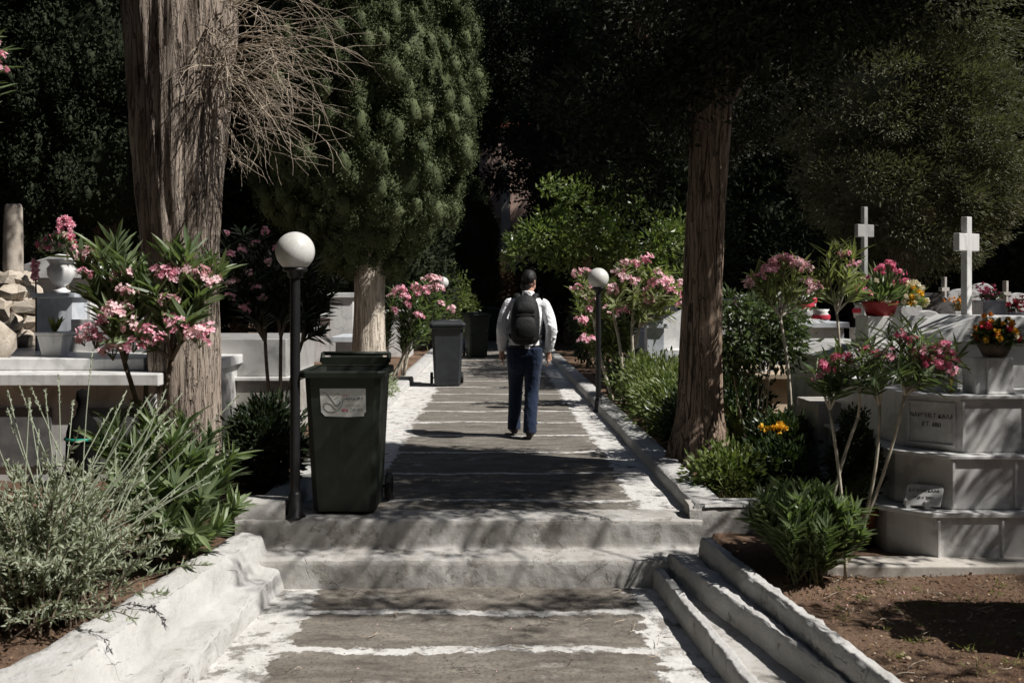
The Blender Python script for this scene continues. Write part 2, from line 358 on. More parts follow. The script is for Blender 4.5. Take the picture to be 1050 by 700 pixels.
def binmat(name, c, dust):
    m, nt, b = newmat(name); v = coords(nt)
    n = noi(nt, v, 7., 7, .7)
    d = mth(nt, 'MULTIPLY', ramp(nt, noi(nt, nd(nt, 'ShaderNodeMapping', {'Vector': v, 'Scale': (22., 22., 3.)}).outputs[0], 1., 7, .7), .52, .72), .55)
    sc = mth(nt, 'MULTIPLY', ramp(nt, noi(nt, nd(nt, 'ShaderNodeMapping', {'Vector': v, 'Rotation': (.2, .5, .3), 'Scale': (4., 60., 60.)}).outputs[0], 1., 4, .6), .66, .70), .6)
    cc = mixc(nt, mth(nt, 'MULTIPLY', ramp(nt, n, .4, .7), .5), c, tuple(x * .6 for x in c))
    cc = mixc(nt, mth(nt, 'MAXIMUM', d, sc), cc, dust)
    nt.links.new(cc, b.inputs['Base Color']); nt.links.new(mth(nt, 'ADD', .36, mth(nt, 'MULTIPLY', n, .35)), b.inputs['Roughness']); b.inputs['Specular IOR Level'].default_value = .35
    setbump(nt, b, n, .05, .01)
    return m
M['bin_green'] = binmat('green_bin_plastic', (.0135, .0185, .0115), (.035, .038, .030))
M['bin_grey'] = plain('grey_bin_plastic', (.036, .040, .044), .45, spec=.35, var=.15, scale=9., bump=.04)
M['bin_in'] = plain('bin_inside', (.010, .012, .009), .7, var=.2)
M['rubber'] = plain('wheel_rubber', (.014, .014, .014), .7)
M['sticker'] = plain('sticker_paper', (.60, .60, .57), .6, var=.08, scale=30.)
M['ink'] = plain('black_ink', (.05, .05, .055), .6)
M['inkpink'] = plain('pink_ink', (.55, .16, .24), .6)
M['inkgreen'] = plain('faded_ink', (.36, .36, .28), .6)
M['letter'] = plain('carved_letter', (.05, .05, .048), .8)
M['redpot'] = plain('red_pot', (.32, .025, .025), .5)
M['terra'] = plain('terracotta', (.26, .085, .05), .85)
M['teal'] = plain('green_ribbon', (.02, .32, .22), .5)
M['glass'] = plain('dark_glass', (.015, .02, .03), .08, spec=.6)
M['gold'] = plain('brass', (.6, .42, .12), .35, metal=.8)
M['skin'] = plain('skin', (.52, .30, .22), .55, var=.06)
M['hair'] = plain('dark_hair', (.012, .010, .009), .55, bump=.6, scale=90., var=.3)
M['pack'] = plain('black_nylon', (.0055, .0055, .0065), .7, bump=.5, scale=30., var=.2)
M['shoe'] = plain('black_shoe', (.018, .015, .014), .5)
M['sole'] = plain('dark_sole', (.03, .028, .026), .8)
M['wallpaint'] = stone('pale_plaster', (.50, .46, .40), (.58, .54, .48), 1.2, .9, .2, .01)
M['pinkwall'] = stone('faded_pink_plaster', (.42, .29, .24), (.50, .36, .30), 1.2, .9, .2, .01)
M['brownwood'] = plain('brown_door_paint', (.19, .06, .03), .6)

def clothmat(name, c, scale, bump, dist, weave=0., rough=.85):
    m, nt, b = newmat(name); v = coords(nt)
    w = mixc(nt, .25, v, noi(nt, v, 5., 3, .5, 1))
    n = noi(nt, nd(nt, 'ShaderNodeMapping', {'Vector': w, 'Scale': (1., 1., .55)}).outputs[0], scale, 4, .5)
    n2 = noi(nt, v, 160., 2)
    d = tuple(x * .78 for x in c)
    nt.links.new(mixc(nt, mth(nt, 'MULTIPLY', ramp(nt, n2, .4, .7), weave), c, d), b.inputs['Base Color'])
    b.inputs['Roughness'].default_value = rough; b.inputs['Specular IOR Level'].default_value = .15
    b.inputs['Sheen Weight'].default_value = .1
    setbump(nt, b, n, bump, dist)
    return m
M['dullblack'] = plain('dull_black', (.006, .006, .006), .95, spec=.05)  # even dull black with hardly any gloss
M['wallmarble'] = marble('streaked_grey_marble', (.30, .295, .285), (.40, .395, .385), (.20, .20, .195))  # marble greyed to read as shade on the grave wall; streaks are real
M['shirt'] = clothmat('white_shirt_cloth', (.80, .81, .83), 9., 1., .05, .1)
M['jeans'] = clothmat('dark_denim', (.013, .023, .050), 11., 1., .035, .8)

# ------------------------------------------------------------------ ground, path, steps, kerbs
def xl(y): return -1.63 - .14 * max(0, min(6.6 - y, 5))
def xr(y): return 1.45 + .13 * max(0, min(6.4 - y, 5))
def gh(x, y):
    if y > 6.86:
        if -1.55 < x < 1.42: z = -.2
        elif x >= 1.42: z = .04 if (x < 1.9 or y > 8.2) else -.10
        else: z = .03
    else:
        z = -.5 if xl(y) < x < xr(y) else (-.13 if x < 0 else -.19 + .09 * max(0, min(1, (y - 5.7) / .5)))
    return z
xs = np.concatenate([np.linspace(-200, -14, 12), np.linspace(-12, -4.2, 14), np.arange(-4, 5.01, .05), np.linspace(5.3, 14, 14), np.linspace(18, 200, 12)])
ys = np.concatenate([np.linspace(-60, 0, 10), np.arange(1, 3.4, .15), np.arange(3.4, 10.5, .05), np.linspace(10.8, 40, 40), np.linspace(46, 260, 12)])
rows = []
for y in ys:
    r = []
    for x in xs:
        z = gh(x, y)
        p = Vector((x, y, 0))
        z += .025 * noise.noise(p * 2.1) + .012 * noise.noise(p * 9) + (.006 * noise.noise(p * 26) if abs(x) < 5 and y < 11 else 0)
        r.append((x, y, z))
    rows.append(r)
struct(MB().grid(rows).build('ground', M['soil']))

rows = [[(x, y, 0.010 * noise.noise(Vector((x, y, 3)) * 1.3)) for x in np.linspace(-1.62, 1.5, 40)] for y in np.concatenate([np.arange(6.9, 16, .08), np.linspace(16.2, 36, 60)])]
struct(MB().grid(rows).build('path', M['path_hi']))
rows = [[(x, y, -.38 + .016 * noise.noise(Vector((x, y, 7)) * 1.5) + .006 * noise.noise(Vector((x, y, 7)) * 6)) for x in np.linspace(-2.3, 1.8, 80)] for y in np.concatenate([np.linspace(-12, 2.5, 20), np.arange(2.6, 6.6, .04)])]
struct(MB().grid(rows).build('path', M['path_lo']))

def lofted(prof0, prof1, n, sub_=6, amp=.012, sc=4., fine=.4):
    p0 = np.array(prof0, float); p1 = np.array(prof1, float)
    def res(p):
        out = []
        for a, b in zip(p[:-1], p[1:]):
            for t in np.linspace(0, 1, sub_, endpoint=False): out.append(a + (b - a) * t)
        out.append(p[-1]); return np.array(out)
    a, b = res(p0), res(p1)
    mb = MB().grid([a + (b - a) * t for t in np.linspace(0, 1, n)])
    mb.lump(amp, sc, fine)
    return mb
# front steps
pr = [(7.05, .008), (6.775, .006), (6.752, -.008), (6.75, -.178), (6.742, -.188), (6.505, -.194), (6.482, -.206), (6.47, -.42)]
struct(lofted([(-1.75, y, z) for y, z in pr], [(1.42, y, z) for y, z in pr], 160, 7, .0075, 4.2, .9).build('steps', M['old']))
# low kerbs of the upper path
def kerb(x0, x1, y0, y1, z, name='kerb', mat='white', n=120):
    pr = [(x0, -.15), (x0 + .004, z - .02), (x0 + .02, z), (x1 - .02, z), (x1 - .004, z - .02), (x1, -.15)]
    mb = lofted([(x, y0, a) for x, a in pr], [(x, y1, a) for x, a in pr], n, 3, .011, 3.5, .5)
    cap = MB().add([(x, y0, a) for x, a in pr], [tuple(range(6))]).lump(.011, 3.5, .5); mb.add(cap.V[0], [tuple(range(6))])
    return struct(mb.build(name, M[mat]))
kerb(1.36, 1.60, 6.775, 34, .105)
kerb(-1.66, -1.40, 6.9, 34, .10)
# right planter front
pl = thing('planter_wall', 'low rough rendered planter wall with white top right of the steps', 'wall', (1.6, 6.8, -.3))
pr = [(6.98, -.05), (6.965, .095), (6.93, .10), (6.79, .098), (6.765, .07), (6.755, -.42)]
mb = lofted([(1.335, y, z) for y, z in pr], [(2.02, y, z) for y, z in pr], 40, 8, .012, 4., .6)
cap = MB().add([(1.335, y, z) for y, z in pr], [tuple(range(6))]).lump(.012, 4., .6); mb.add(cap.V[0], [tuple(range(6))[::-1]])
mb.build('wall_face', M['old'], pl)
pr = [(1.93, -.1), (1.935, .09), (1.95, .1), (2.02, .1), (2.035, .08), (2.04, -.3)]
lofted([(x, 6.77, z) for x, z in pr], [(x, 8.2, z) for x, z in pr], 30, 4, .012, 4., .5).build('side_wall', M['old'], pl)
pr = [(6.985, .103), (6.77, .106), (6.757, .088)]
lofted([(1.44, y, z) for y, z in pr], [(2.0, y, z) for y, z in pr], 30, 4, .006, 5., .5).build('coping', M['white'], pl)
# left block at the head of the retaining wall
mb = MB().grid([[(x, y, z) for x in np.linspace(-1.76, -1.42, 10)] for y, z in [(7.0, -.1), (7.0, .11), (6.98, .122), (6.9, .124), (6.80, .12), (6.775, .10), (6.765, .0), (6.76, -.1), (6.755, -.42)]])
mb.add([(-1.42, y, z) for y, z in [(7.0, -.1), (7.0, .11), (6.9, .124), (6.78, .11), (6.76, -.1), (6.755, -.42)]], [(0, 1, 2, 3, 4, 5)])
mb.lump(.01, 4., .5)
tag(mb.build('block', M['old'], origin=(-1.55, 6.85, -.3)), 'low rendered block closing the kerb left of the black lamp post', 'block')
# left retaining wall
def LW(y, d=0):
    f = .055 * (6.6 - y); g = .115 * (6.6 - y); h = .15 * (6.6 - y)
    return [(-1.36 - f, y, -.46), (-1.365 - f, y, -.385), (-1.385 - f, y, -.275), (-1.40 - f, y, -.262), (-1.475 - f, y, -.252), (-1.50 - g * .9, y, -.235), (-1.555 - g, y, -.095), (-1.575 - g, y, -.07), (-1.70 - h, y, -.055), (-1.75 - h, y, -.085), (-1.78 - h, y, -.35)]
ysl = np.linspace(6.66, 1.6, 120)
rows = []
for y in ysl:
    p = np.array(LW(y)); o = []
    for a, b in zip(p[:-1], p[1:]):
        for t in np.linspace(0, 1, 5, endpoint=False): o.append(a + (b - a) * t)
    o.append(p[-1]); rows.append(o)
mb = MB().grid(rows); n0 = len(rows[0])
mb.lump(.014, 3.8, 1.0)
tag(mb.build('retaining_wall', M['white'], origin=(-1.6, 4, -.4)), 'thick stepped whitewashed wall sloping beside the lower path at left', 'wall')
# right: kerb of the lower path, channel, two-step wall
def prof_r(y, pts):
    out = []
    for x, k, z in pts:
        X = x + k * (6.4 - y)
        if k > .15 and y < 4.5: X = x + k * 1.9 + .1 * (4.5 - y)
        out.append((X, y, z))
    return out
ysr = np.linspace(6.52, 1.6, 150)
def sweep(pts, amp, sc, fine=.5):
    rows = []
    for y in ysr:
        p = np.array(prof_r(y, pts)); o = []
        for a, b in zip(p[:-1], p[1:]):
            for t in np.linspace(0, 1, 5, endpoint=False): o.append(a + (b - a) * t)
        o.append(p[-1]); rows.append(o)
    return MB().grid(rows).lump(amp, sc, fine)
struct(sweep([(1.045, .064, -.45), (1.05, .064, -.275), (1.062, .064, -.252), (1.105, .066, -.25), (1.118, .066, -.27), (1.122, .066, -.45)], .009, 6.5, 1.1).build('kerb', M['white']))
struct(sweep([(1.10, .066, -.305), (1.20, .20, -.31)], .006, 5).build('drain_channel', M['old']))
tag(sweep([(1.155, .194, -.45), (1.16, .194, -.185), (1.172, .194, -.168), (1.24, .155, -.17), (1.345, .11, -.185), (1.355, .11, -.195), (1.362, .11, -.085), (1.378, .11, -.062), (1.435, .11, -.066), (1.46, .11, -.10), (1.465, .11, -.40)], .010, 6.2, 1.1).build('retaining_wall', M['white'], origin=(1.4, 4, -.4)),
    'narrow two stepped whitewashed wall with chipped edge beside the brown bare soil', 'wall')
# pale slab strip in front of the stepped tomb
mb = MB().box(1.9, 6.5, 5.93, 6.16, -.2, -.085); mb.lump(.006, 4)
struct(mb.build('pavement', M['slabpave'], bevel=.01))
for i, (x0, x1, y0, y1, z) in enumerate([(2.05, 2.45, 7.0, 7.45, -.06), (2.0, 2.5, 7.5, 8.1, -.02), (2.5, 3.0, 7.2, 8.0, -.055)]):
    struct(MB().box(x0, x1, y0, y1, z - .08, z).build('paving_slab', M['concrete'], bevel=.01))
# far end of the path
mb = MB()
for k in range(4): mb.box(-2.2, 2.4, 36 + k * .5, 39, -.1, .16 * (k + 1))
struct(mb.build('steps', M['wallpaint'], bevel=.02))

# ------------------------------------------------------------------ foliage builders
def crown(mb, blobs, nl, lr, per, ll, lw, r, elong=1., up=.3, inner=.7, out=.5, jit=.5, m=0, tm=DIA, shell=False, solid=0):
    """lobes over the surface of ellipsoid blobs, leaves through every lobe"""
    C = np.array([b[0] for b in blobs], float); Rr = np.array([b[1] for b in blobs], float)
    w = (Rr.prod(1)) ** (2 / 3); w /= w.sum()
    k = r.choice(len(blobs), nl, p=w)
    d = unit(nl, r)
    rad = inner + (1 - inner) * np.sqrt(r.random(nl))
    lc = C[k] + d * Rr[k] * rad[:, None]
    sz = lr * (.6 + .8 * r.random(nl))
    if solid:
        bb = MB().ball((0, 0, 0), (1, 1, 1), 9, 7); BV, BF = bb.V[0], bb.Fc[0][0]
        off = 1 + .22 * r.normal(size=(nl, len(BV), 1)).clip(-1.2, 1.2)
        V = lc[:, None] + BV[None] * off * (sz[:, None, None] * solid) * np.array([1, 1, elong])
        mb.add(V.reshape(-1, 3), (BF[None] + (np.arange(nl) * len(BV))[:, None, None]).reshape(-1, 4), m, True)
    idx = np.repeat(np.arange(nl), per); n = nl * per
    d2 = unit(n, r)
    rr = r.random(n) ** .45
    pos = lc[idx] + d2 * (sz[idx] * rr)[:, None] * np.array([1, 1, elong])
    ld = d2 * .8 + d[idx] * out + np.array([0, 0, up]) + unit(n, r) * jit
    nm = unit(n, r) + d2 * .6
    if shell:
        rr = .70 + .42 * r.random(n); pos = lc[idx] + d2 * (sz[idx] * rr)[:, None] * np.array([1, 1, elong])
        ld = unit(n, r) + np.array([0, 0, up]); nm = d2 * 1.6 + d[idx] * .5 + unit(n, r) * .7
    mb.scatter(tm, pos, ld, nm, ll * (.6 + .8 * r.random(n)), lw * (.6 + .8 * r.random(n)), m)
    return mb
def core(mb, blobs, f=.78, m=0, amp=.12):
    for c, q in blobs:
        b = MB().ball(c, np.array(q) * f, 20, 14); b.lump(amp * max(q[:2]), 1.3, .4)
        mb.add(b.V[0], [tuple(x) for g, _, _ in b.Fc for x in (g - 0)], m, False)
    return mb
def trunk_mesh(mb, pts, rad, seg=48, ridge=.06, nr=9, sd=0., twist=.3, nz=60):
    pts = np.array(pts, float); t0 = np.linspace(0, 1, len(pts)); t = np.linspace(0, 1, nz)
    c = np.stack([np.interp(t, t0, pts[:, i]) for i in range(3)], 1); rr = np.interp(t, t0, rad)
    k = np.ones(5) / 5
    for i in range(3):
        pad = np.pad(c[:, i], 2, mode='reflect', reflect_type='odd'); c[:, i] = np.convolve(pad, k, 'valid')
    rr = np.convolve(np.pad(rr, 2, mode='reflect', reflect_type='odd'), k, 'valid')
    th = np.linspace(0, 2 * np.pi, seg, endpoint=False)
    rows = []
    for j in range(nz):
        row = []
        for a in th:
            q = Vector((math.cos(a + twist * t[j]) * 1.6 + sd, math.sin(a + twist * t[j]) * 1.6, c[j, 2] * .22))
            n = noise.noise(q * nr * .22) * ridge * 1.4 + abs(noise.noise(q * nr * .5)) * ridge * 1.6 + noise.noise(Vector((q.x * nr, q.y * nr, c[j, 2] * .9))) * ridge * .5
            g = rr[j] * (1 + n)
            row.append((c[j, 0] + g * math.cos(a), c[j, 1] + g * math.sin(a), c[j, 2]))
        rows.append(row)
    return mb.grid(rows, 0, True, closed=True)
def bez(a, b, bend=(0, 0, 0), n=8):
    a, b, k = np.array(a, float), np.array(b, float), np.array(bend, float)
    t = np.linspace(0, 1, n)[:, None]
    return a + (b - a) * t + k * (4 * t * (1 - t))

# flower clusters (shared meshes)
def floret_cluster(name, mat, n, rad, pet, sd, flat=.8):
    r = np.random.default_rng(sd); mb = MB()
    for _ in range(n):
        d = unit(1, r)[0]; d[2] = abs(d[2]) * .9 + .05
        c = d * rad * (.35 + .75 * r.random()) * np.array([1, 1, flat])
        ax = d + unit(1, r)[0] * .6; ax /= np.linalg.norm(ax)
        u = np.cross(ax, unit(1, r)[0]); u /= np.linalg.norm(u); v = np.cross(ax, u)
        a = np.arange(5) * 2 * np.pi / 5 + r.random()
        pd = np.cos(a)[:, None] * u + np.sin(a)[:, None] * v + ax * (.25 + .5 * r.random())
        mb.scatter((np.array([(0, 0, 0), (.26, .5, .07), (.30, .85, .02), (.08, 1.0, -.08), (-.26, .9, -.03), (-.30, .5, .07)]), np.array([[0, 1, 2, 3, 4, 5]])), np.repeat(c[None], 5, 0), pd, np.repeat(ax[None], 5, 0), pet, pet * 1.0)
        mb.tube([(0, 0, -.05), c * .6, c + ax * .004], [.003, .002, .0025], 4, 1)
    return mb.mesh(name, [mat, M['stemg']])
CL = {}
for key in ('pink', 'pink2', 'pinkd'):
    CL[key] = [floret_cluster('flower_cluster', M[key], n, rd, .031, i + 11) for i, (n, rd) in enumerate([(17, .095), (12, .075), (24, .115), (10, .07), (16, .10)])]
def put_cluster(root, p, key, s=1., name='flower_cluster', r=rng):
    o = bpy.data.objects.new(name, CL[key][int(r.integers(5))]); col.objects.link(o); o.parent = root
    o.location = [float(v) for v in np.array(p) - np.array(root.location)]
    o.rotation_euler = (float(r.uniform(-.5, .5)), float(r.uniform(-.5, .5)), float(r.uniform(0, 6.3))); o.scale = (s, s, s)
    return o

def oleander(label, base, tips, flowers, key='pink', leaf=.15, lw=.026, whorls=9, start=.45, mat='ole', stem='stemb', sr=.011, group='oleander bushes', seed=1, fs=1., spread=.09, cat='oleander', bend=.12, name='oleander_bush', stems=True, hubs=None, upw=.55, four=4):
    """stems from the base to given tips, whorls of three leaves along the upper part, flower heads on some tips"""
    r = np.random.default_rng(seed)
    root = thing(name, label, cat, base, group)
    base = np.array(base, float)
    fb = MB(); sb = MB()
    for t in tips:
        t = np.array(t, float)
        b0 = base + np.array([r.uniform(-1, 1) * spread, r.uniform(-1, 1) * spread, 0])
        if hubs:
            H = [np.array(h, float) for h in hubs]; b0 = min(H, key=lambda h: np.linalg.norm((h - t) * (1, .5, .6)))
        L = np.linalg.norm(t - b0)
        c = bez(b0, t, np.array([r.uniform(-1, 1), r.uniform(-1, 1), .25]) * bend * L * .5, 12)
        sb.tube(c, np.linspace(sr, sr * .35, 12), 6)
        k = max(3, int(whorls * (1 - start) * L / .45)); k = min(k, 26)
        if hubs: k = max(k, 7)
        for q in np.linspace(start, 1., k):
            i = q * 11; j = min(int(i), 10); p = c[j] + (c[j + 1] - c[j]) * (i - j)
            ax = c[j + 1] - c[j]; ax /= np.linalg.norm(ax)
            u = np.cross(ax, unit(1, r)[0]); u /= np.linalg.norm(u); v = np.cross(ax, u)
            a = r.random() * 6.3 + np.arange(4) * 2 * np.pi / 4 + r.normal(size=4) * .3
            o = .45 + 1.25 * q - .5 * (q > .95)
            dr = (np.cos(a)[:, None] * u + np.sin(a)[:, None] * v) + ax * (2.1 - q * 1.1) * upw + np.array([0, 0, .25]) + unit(4, r) * .3
            nm = ax[None] * 1. + unit(4, r) * .25
            fb.scatter(LANCE, np.repeat(p[None], 4, 0), dr, nm, leaf * (.65 + .6 * r.random(4)), lw * (.7 + .5 * r.random(4)))
    if hubs:
        for h in hubs:
            h = np.array(h, float); b0 = base + np.array([r.uniform(-1, 1) * spread, r.uniform(-1, 1) * spread, 0])
            sb.tube(bez(b0, h, unit(1, r)[0] * .06, 10), np.linspace(sr * 1.25, sr, 10), 7)
    if stems: sb.build('stem', M[stem], root)
    fb.build('foliage', M[mat], root)
    for f in flowers:
        put_cluster(root, f[:3], key if r.random() < .6 else {'pink': 'pink2', 'pink2': 'pink', 'pinkd': 'pink'}[key], fs * r.uniform(.75, 1.2), r=r)
    return root

def shrub(label, c, rad, n, ll, lw, mat, cat='shrub', group=None, seed=1, lobe=.12, name='shrub', stem='stemb', tm=DIA, up=.35, blobs=None, nstem=7, inner=.35):
    r = np.random.default_rng(seed)
    base = np.array([c[0], c[1], c[2]], float)
    root = thing(name, label, cat, base, group)
    bl = blobs or [(base + np.array([0, 0, rad[2]]), rad)]
    per = 18; mb = crown(MB(), bl, max(4, n // per), lobe, per, ll, lw, r, 1, up, inner, .5, .5, 0, tm)
    mb.build('foliage', M[mat], root)
    sb = MB()
    for _ in range(nstem):
        q = bl[int(r.integers(len(bl)))]
        t = np.array(q[0]) + unit(1, r)[0] * np.array(q[1]) * .6
        sb.tube(bez(base + np.array([r.uniform(-.05, .05), r.uniform(-.05, .05), -.03]), t, unit(1, r)[0] * .05, 6), np.linspace(.012, .004, 6), 5)
    sb.build('stem', M[stem], root)
    return root

# ------------------------------------------------------------------ trees
r = np.random.default_rng(21)
# 1. big cypress trunk on the left, dead twigs
tr = thing('cypress_tree', 'massive fluted grey cypress trunk at left with a spray of dead twigs', 'tree', (-2.62, 8.3, 0), 'cypress trees')
mb = MB()
trunk_mesh(mb, [(-2.60, 8.3, -.1), (-2.60, 8.3, .25), (-2.60, 8.3, 1.0), (-2.62, 8.3, 2.0), (-2.63, 8.32, 3.0), (-2.63, 8.35, 4.2), (-2.6, 8.4, 6.5)], [.35, .29, .27, .30, .36, .45, .30], 96, .10, 11, 2.2, .25, 110)
mb.build('trunk', M['bark1'], tr)
mb = MB()
for a, b, r0 in [((-2.75, 8.35, 3.5), (-3.5, 8.3, 5.8), .17), ((-2.45, 8.35, 3.5), (-1.75, 8.4, 6.0), .17), ((-2.6, 8.5, 3.6), (-2.9, 9.2, 6.4), .14)]:
    trunk_mesh(mb, [a, (np.array(a) + np.array(b)) / 2 + (0, 0, .15), b], [r0, r0 * .8, r0 * .5], 24, .1, 8, 1., .2, 20)
mb.build('limb', M['bark1'], tr)
bl = [((-3.2, 8.6, 7.2), (1.3, 1.3, 1.7)), ((-2.2, 8.5, 7.6), (1.0, 1.2, 1.5)), ((-2.6, 8.4, 9.5), (1.9, 2.2, 2.0)), ((-4.6, 8.0, 8.6), (1.6, 1.8, 1.5)), ((-3.6, 6.4, 8.8), (1.7, 1.5, 1.2)), ((-1.2, 9.0, 10.2), (1.6, 1.8, 1.3)), ((-3.0, 10.6, 9.2), (1.8, 1.6, 1.4))]  # crown out of view, lobes widened to block sky light
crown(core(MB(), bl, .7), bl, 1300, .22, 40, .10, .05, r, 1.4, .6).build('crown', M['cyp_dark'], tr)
def twig_bunch(mb, p0, dirs, r, L, n, rad=.0048):
    for _ in range(n):
        d = dirs + unit(1, r)[0] * .55; d /= np.linalg.norm(d)
        p = np.array(p0) + unit(1, r)[0] * np.array([.1, .14, .28]); l = L * r.uniform(.45, 1.15)
        pts = [p]; m = 9
        for i in range(m):
            d = d + np.array([.02, 0, -.07]) + unit(1, r)[0] * .26; d /= np.linalg.norm(d)
            pts.append(pts[-1] + d * l / m)
            if i > 1 and r.random() < .75:
                e = d + unit(1, r)[0] * .8; e /= np.linalg.norm(e); q = [pts[-1]]
                for _k in range(5):
                    e = e + unit(1, r)[0] * .22 + np.array([.02, 0, -.09]); e /= np.linalg.norm(e)
                    q.append(q[-1] + e * l * .085 * r.uniform(.5, 1.3))
                mb.tube(q, np.linspace(rad * .5, rad * .22, 6), 4, caps=False)
        mb.tube(pts, np.linspace(rad * (1.9 if r.random() < .2 else 1), rad * .3, m + 1), 5, caps=False)
for k, (px, py, dv, L, n) in enumerate([(236, 20, (.9, -.25, .35), 1.0, 22), (236, 60, (.9, -.3, .15), .95, 30), (234, 95, (.85, -.3, -.1), .85, 30), (228, 125, (.7, -.3, -.25), .55, 16), (215, 60, (.35, -.8, .1), .45, 22)]):
    mb = MB(); twig_bunch(mb, P(px, py, 8.12), np.array(dv), r, L, n); mb.build('dead_branch', M['twig'], tr)

# 2. mid cypress, pale trunk and dense lobed crown
tr = thing('cypress_tree', 'rounded dense cypress on a pale smooth trunk behind the front green bin', 'tree', (-1.86, 14.8, 0), 'cypress trees')
trunk_mesh(MB(), [(-1.86, 14.8, -.1), (-1.86, 14.8, .3), (-1.85, 14.8, 1.2), (-1.83, 14.8, 2.6), (-1.8, 14.8, 6)], [.30, .245, .225, .225, .12], 48, .05, 9, 5., .2, 50).build('trunk', M['bark2'], tr)
bl = [((-1.9, 14.8, 2.6), (.95, .95, .8)), ((-1.75, 14.75, 3.5), (1.45, 1.4, 1.35)), ((-1.55, 14.8, 4.7), (1.42, 1.4, 1.6)), ((-2.1, 14.9, 4.6), (1.5, 1.4, 1.6)), ((-1.7, 14.9, 6.2), (1.35, 1.35, 1.6)), ((-1.75, 14.9, 7.8), (1.1, 1.1, 1.8)), ((-2.8, 14.8, 3.5), (.8, .9, .9))]
mb = core(MB(), bl, .66, 0, .05)
crown(mb, bl, 1550, .138, 230, .042, .018, r, 1.55, .9, .87, .5, .5, shell=True, solid=.58)
mb.build('crown', M['cyp'], tr)

# 3. right tree with wide shading canopy
tr = thing('pine_tree', 'tall brown trunk in the right planter with a wide shady canopy', 'tree', (1.82, 8.75, 0), 'evergreen trees')
trunk_mesh(MB(), [(1.80, 8.75, -.1), (1.80, 8.75, .12), (1.81, 8.75, .5), (1.82, 8.75, 1.2), (1.86, 8.75, 2.2), (1.92, 8.75, 3.1), (2.0, 8.8, 4.6)], [.36, .27, .19, .165, .16, .17, .13], 64, .07, 9, 3., .3, 80).build('trunk', M['bark3'], tr)
for a, b, r0 in [((1.92, 8.75, 3.0), (2.5, 8.7, 4.1), .06), ((1.9, 8.75, 3.0), (.9, 8.6, 4.4), .08), ((1.95, 8.8, 3.3), (3.4, 8.0, 5.0), .08), ((1.95, 8.8, 3.2), (2.2, 7.2, 5.0), .08)]:
    trunk_mesh(MB(), [a, (np.array(a) * .5 + np.array(b) * .5) + (0, 0, -.08), b], [r0, r0 * .8, r0 * .4], 16, .1, 7, 1., .2, 16).build('limb', M['bark3'], tr)
bl = [((2.8, 7.4, 4.3), (1.25, 1.4, .7)), ((3.8, 6.8, 5.2), (1.1, 1.1, .9)), ((2.9, 6.25, 4.35), (1.25, .6, .4)), ((2.5, 7.9, 3.75), (1.0, .9, .45)), ((1.2, 8.7, 3.2), (.8, .5, .35)), ((1.6, 8.4, 3.85), (1.0, .7, .4)), ((1.0, 8.8, 2.7), (.4, .35, .3)), ((2.2, 7.6, 3.85), (1.2, .35, .4)), ((1.55, 8.2, 3.25), (.45, .2, .25)), ((2.35, 8.3, 3.2), (.4, .2, .2)), ((2.4, 7.7, 7.2), (1.5, .5, 1.1))]
crown(MB(), bl, 800, .25, 90, .066, .028, r, .7, -.15, .25, .3, .7).build('crown', M['canopy'], tr)
bl = [((5.0, 5.5, 3.5), (1.0, .55, .8)), ((4.6, 6.0, 3.3), (.6, .5, .5)), ((4.7, 4.25, 3.1), (.9, .22, .2)), ((4.4, 3.7, 3.0), (.8, .18, .2))]  # unseen foliage added to shade the tomb and dapple the soil
crown(MB(), bl, 75, .22, 50, .085, .035, r, .8, -.1, .25, .3, .7).build('shade_spray', M['canopy'], tr)
# sparse outer branch that streaks the lower path
mb = MB()
for k in range(5):
    c = bez((3.0 + .1 * k, 6.6, 4.6), (2.2 + .6 * k, 4.7 + .2 * (k % 3), 4.5 + .1 * (k % 2)), (0, 0, .2), 8); mb.tube(c, np.linspace(.03, .008, 8), 5)
mb.build('limb', M['bark3'], tr)
bl = [((2.6, 4.75, 4.5), (.7, .25, .22)), ((3.5, 4.55, 4.6), (.8, .2, .2)), ((4.5, 4.75, 4.5), (.7, .2, .2)), ((3.9, 4.1, 4.6), (.5, .12, .15)), ((3.0, 5.45, 4.5), (1.1, .25, .3)), ((2.2, 5.6, 4.3), (.9, .3, .3))]
crown(MB(), bl, 140, .14, 26, .10, .022, r, .7, -.1, .2, .3, .7).build('outer_spray', M['canopy'], tr)

tr = thing('plane_tree', 'dark leafy tree shading the far stretch of the path from the right', 'tree', (3.85, 18.6, 0), 'evergreen trees')
trunk_mesh(MB(), [(3.85, 18.6, -.1), (3.88, 18.6, 2), (4.3, 18.5, 5)], [.15, .12, .06], 16, .1, 8, 1., .3, 24).build('trunk', M['bark3'], tr)
bl = [((5.2, 18.6, 5.2), (1.5, 1.5, 1.1)), ((4.1, 18.0, 4.7), (1.2, 1.3, .8)), ((4.3, 20.0, 4.9), (1.2, 1.4, .9)), ((4.6, 22.0, 5.4), (1.3, 1.3, 1.0))]
crown(MB(), bl, 330, .30, 60, .10, .045, r, .7, -.1, .25, .3, .7).build('crown', M['canopy'], tr)
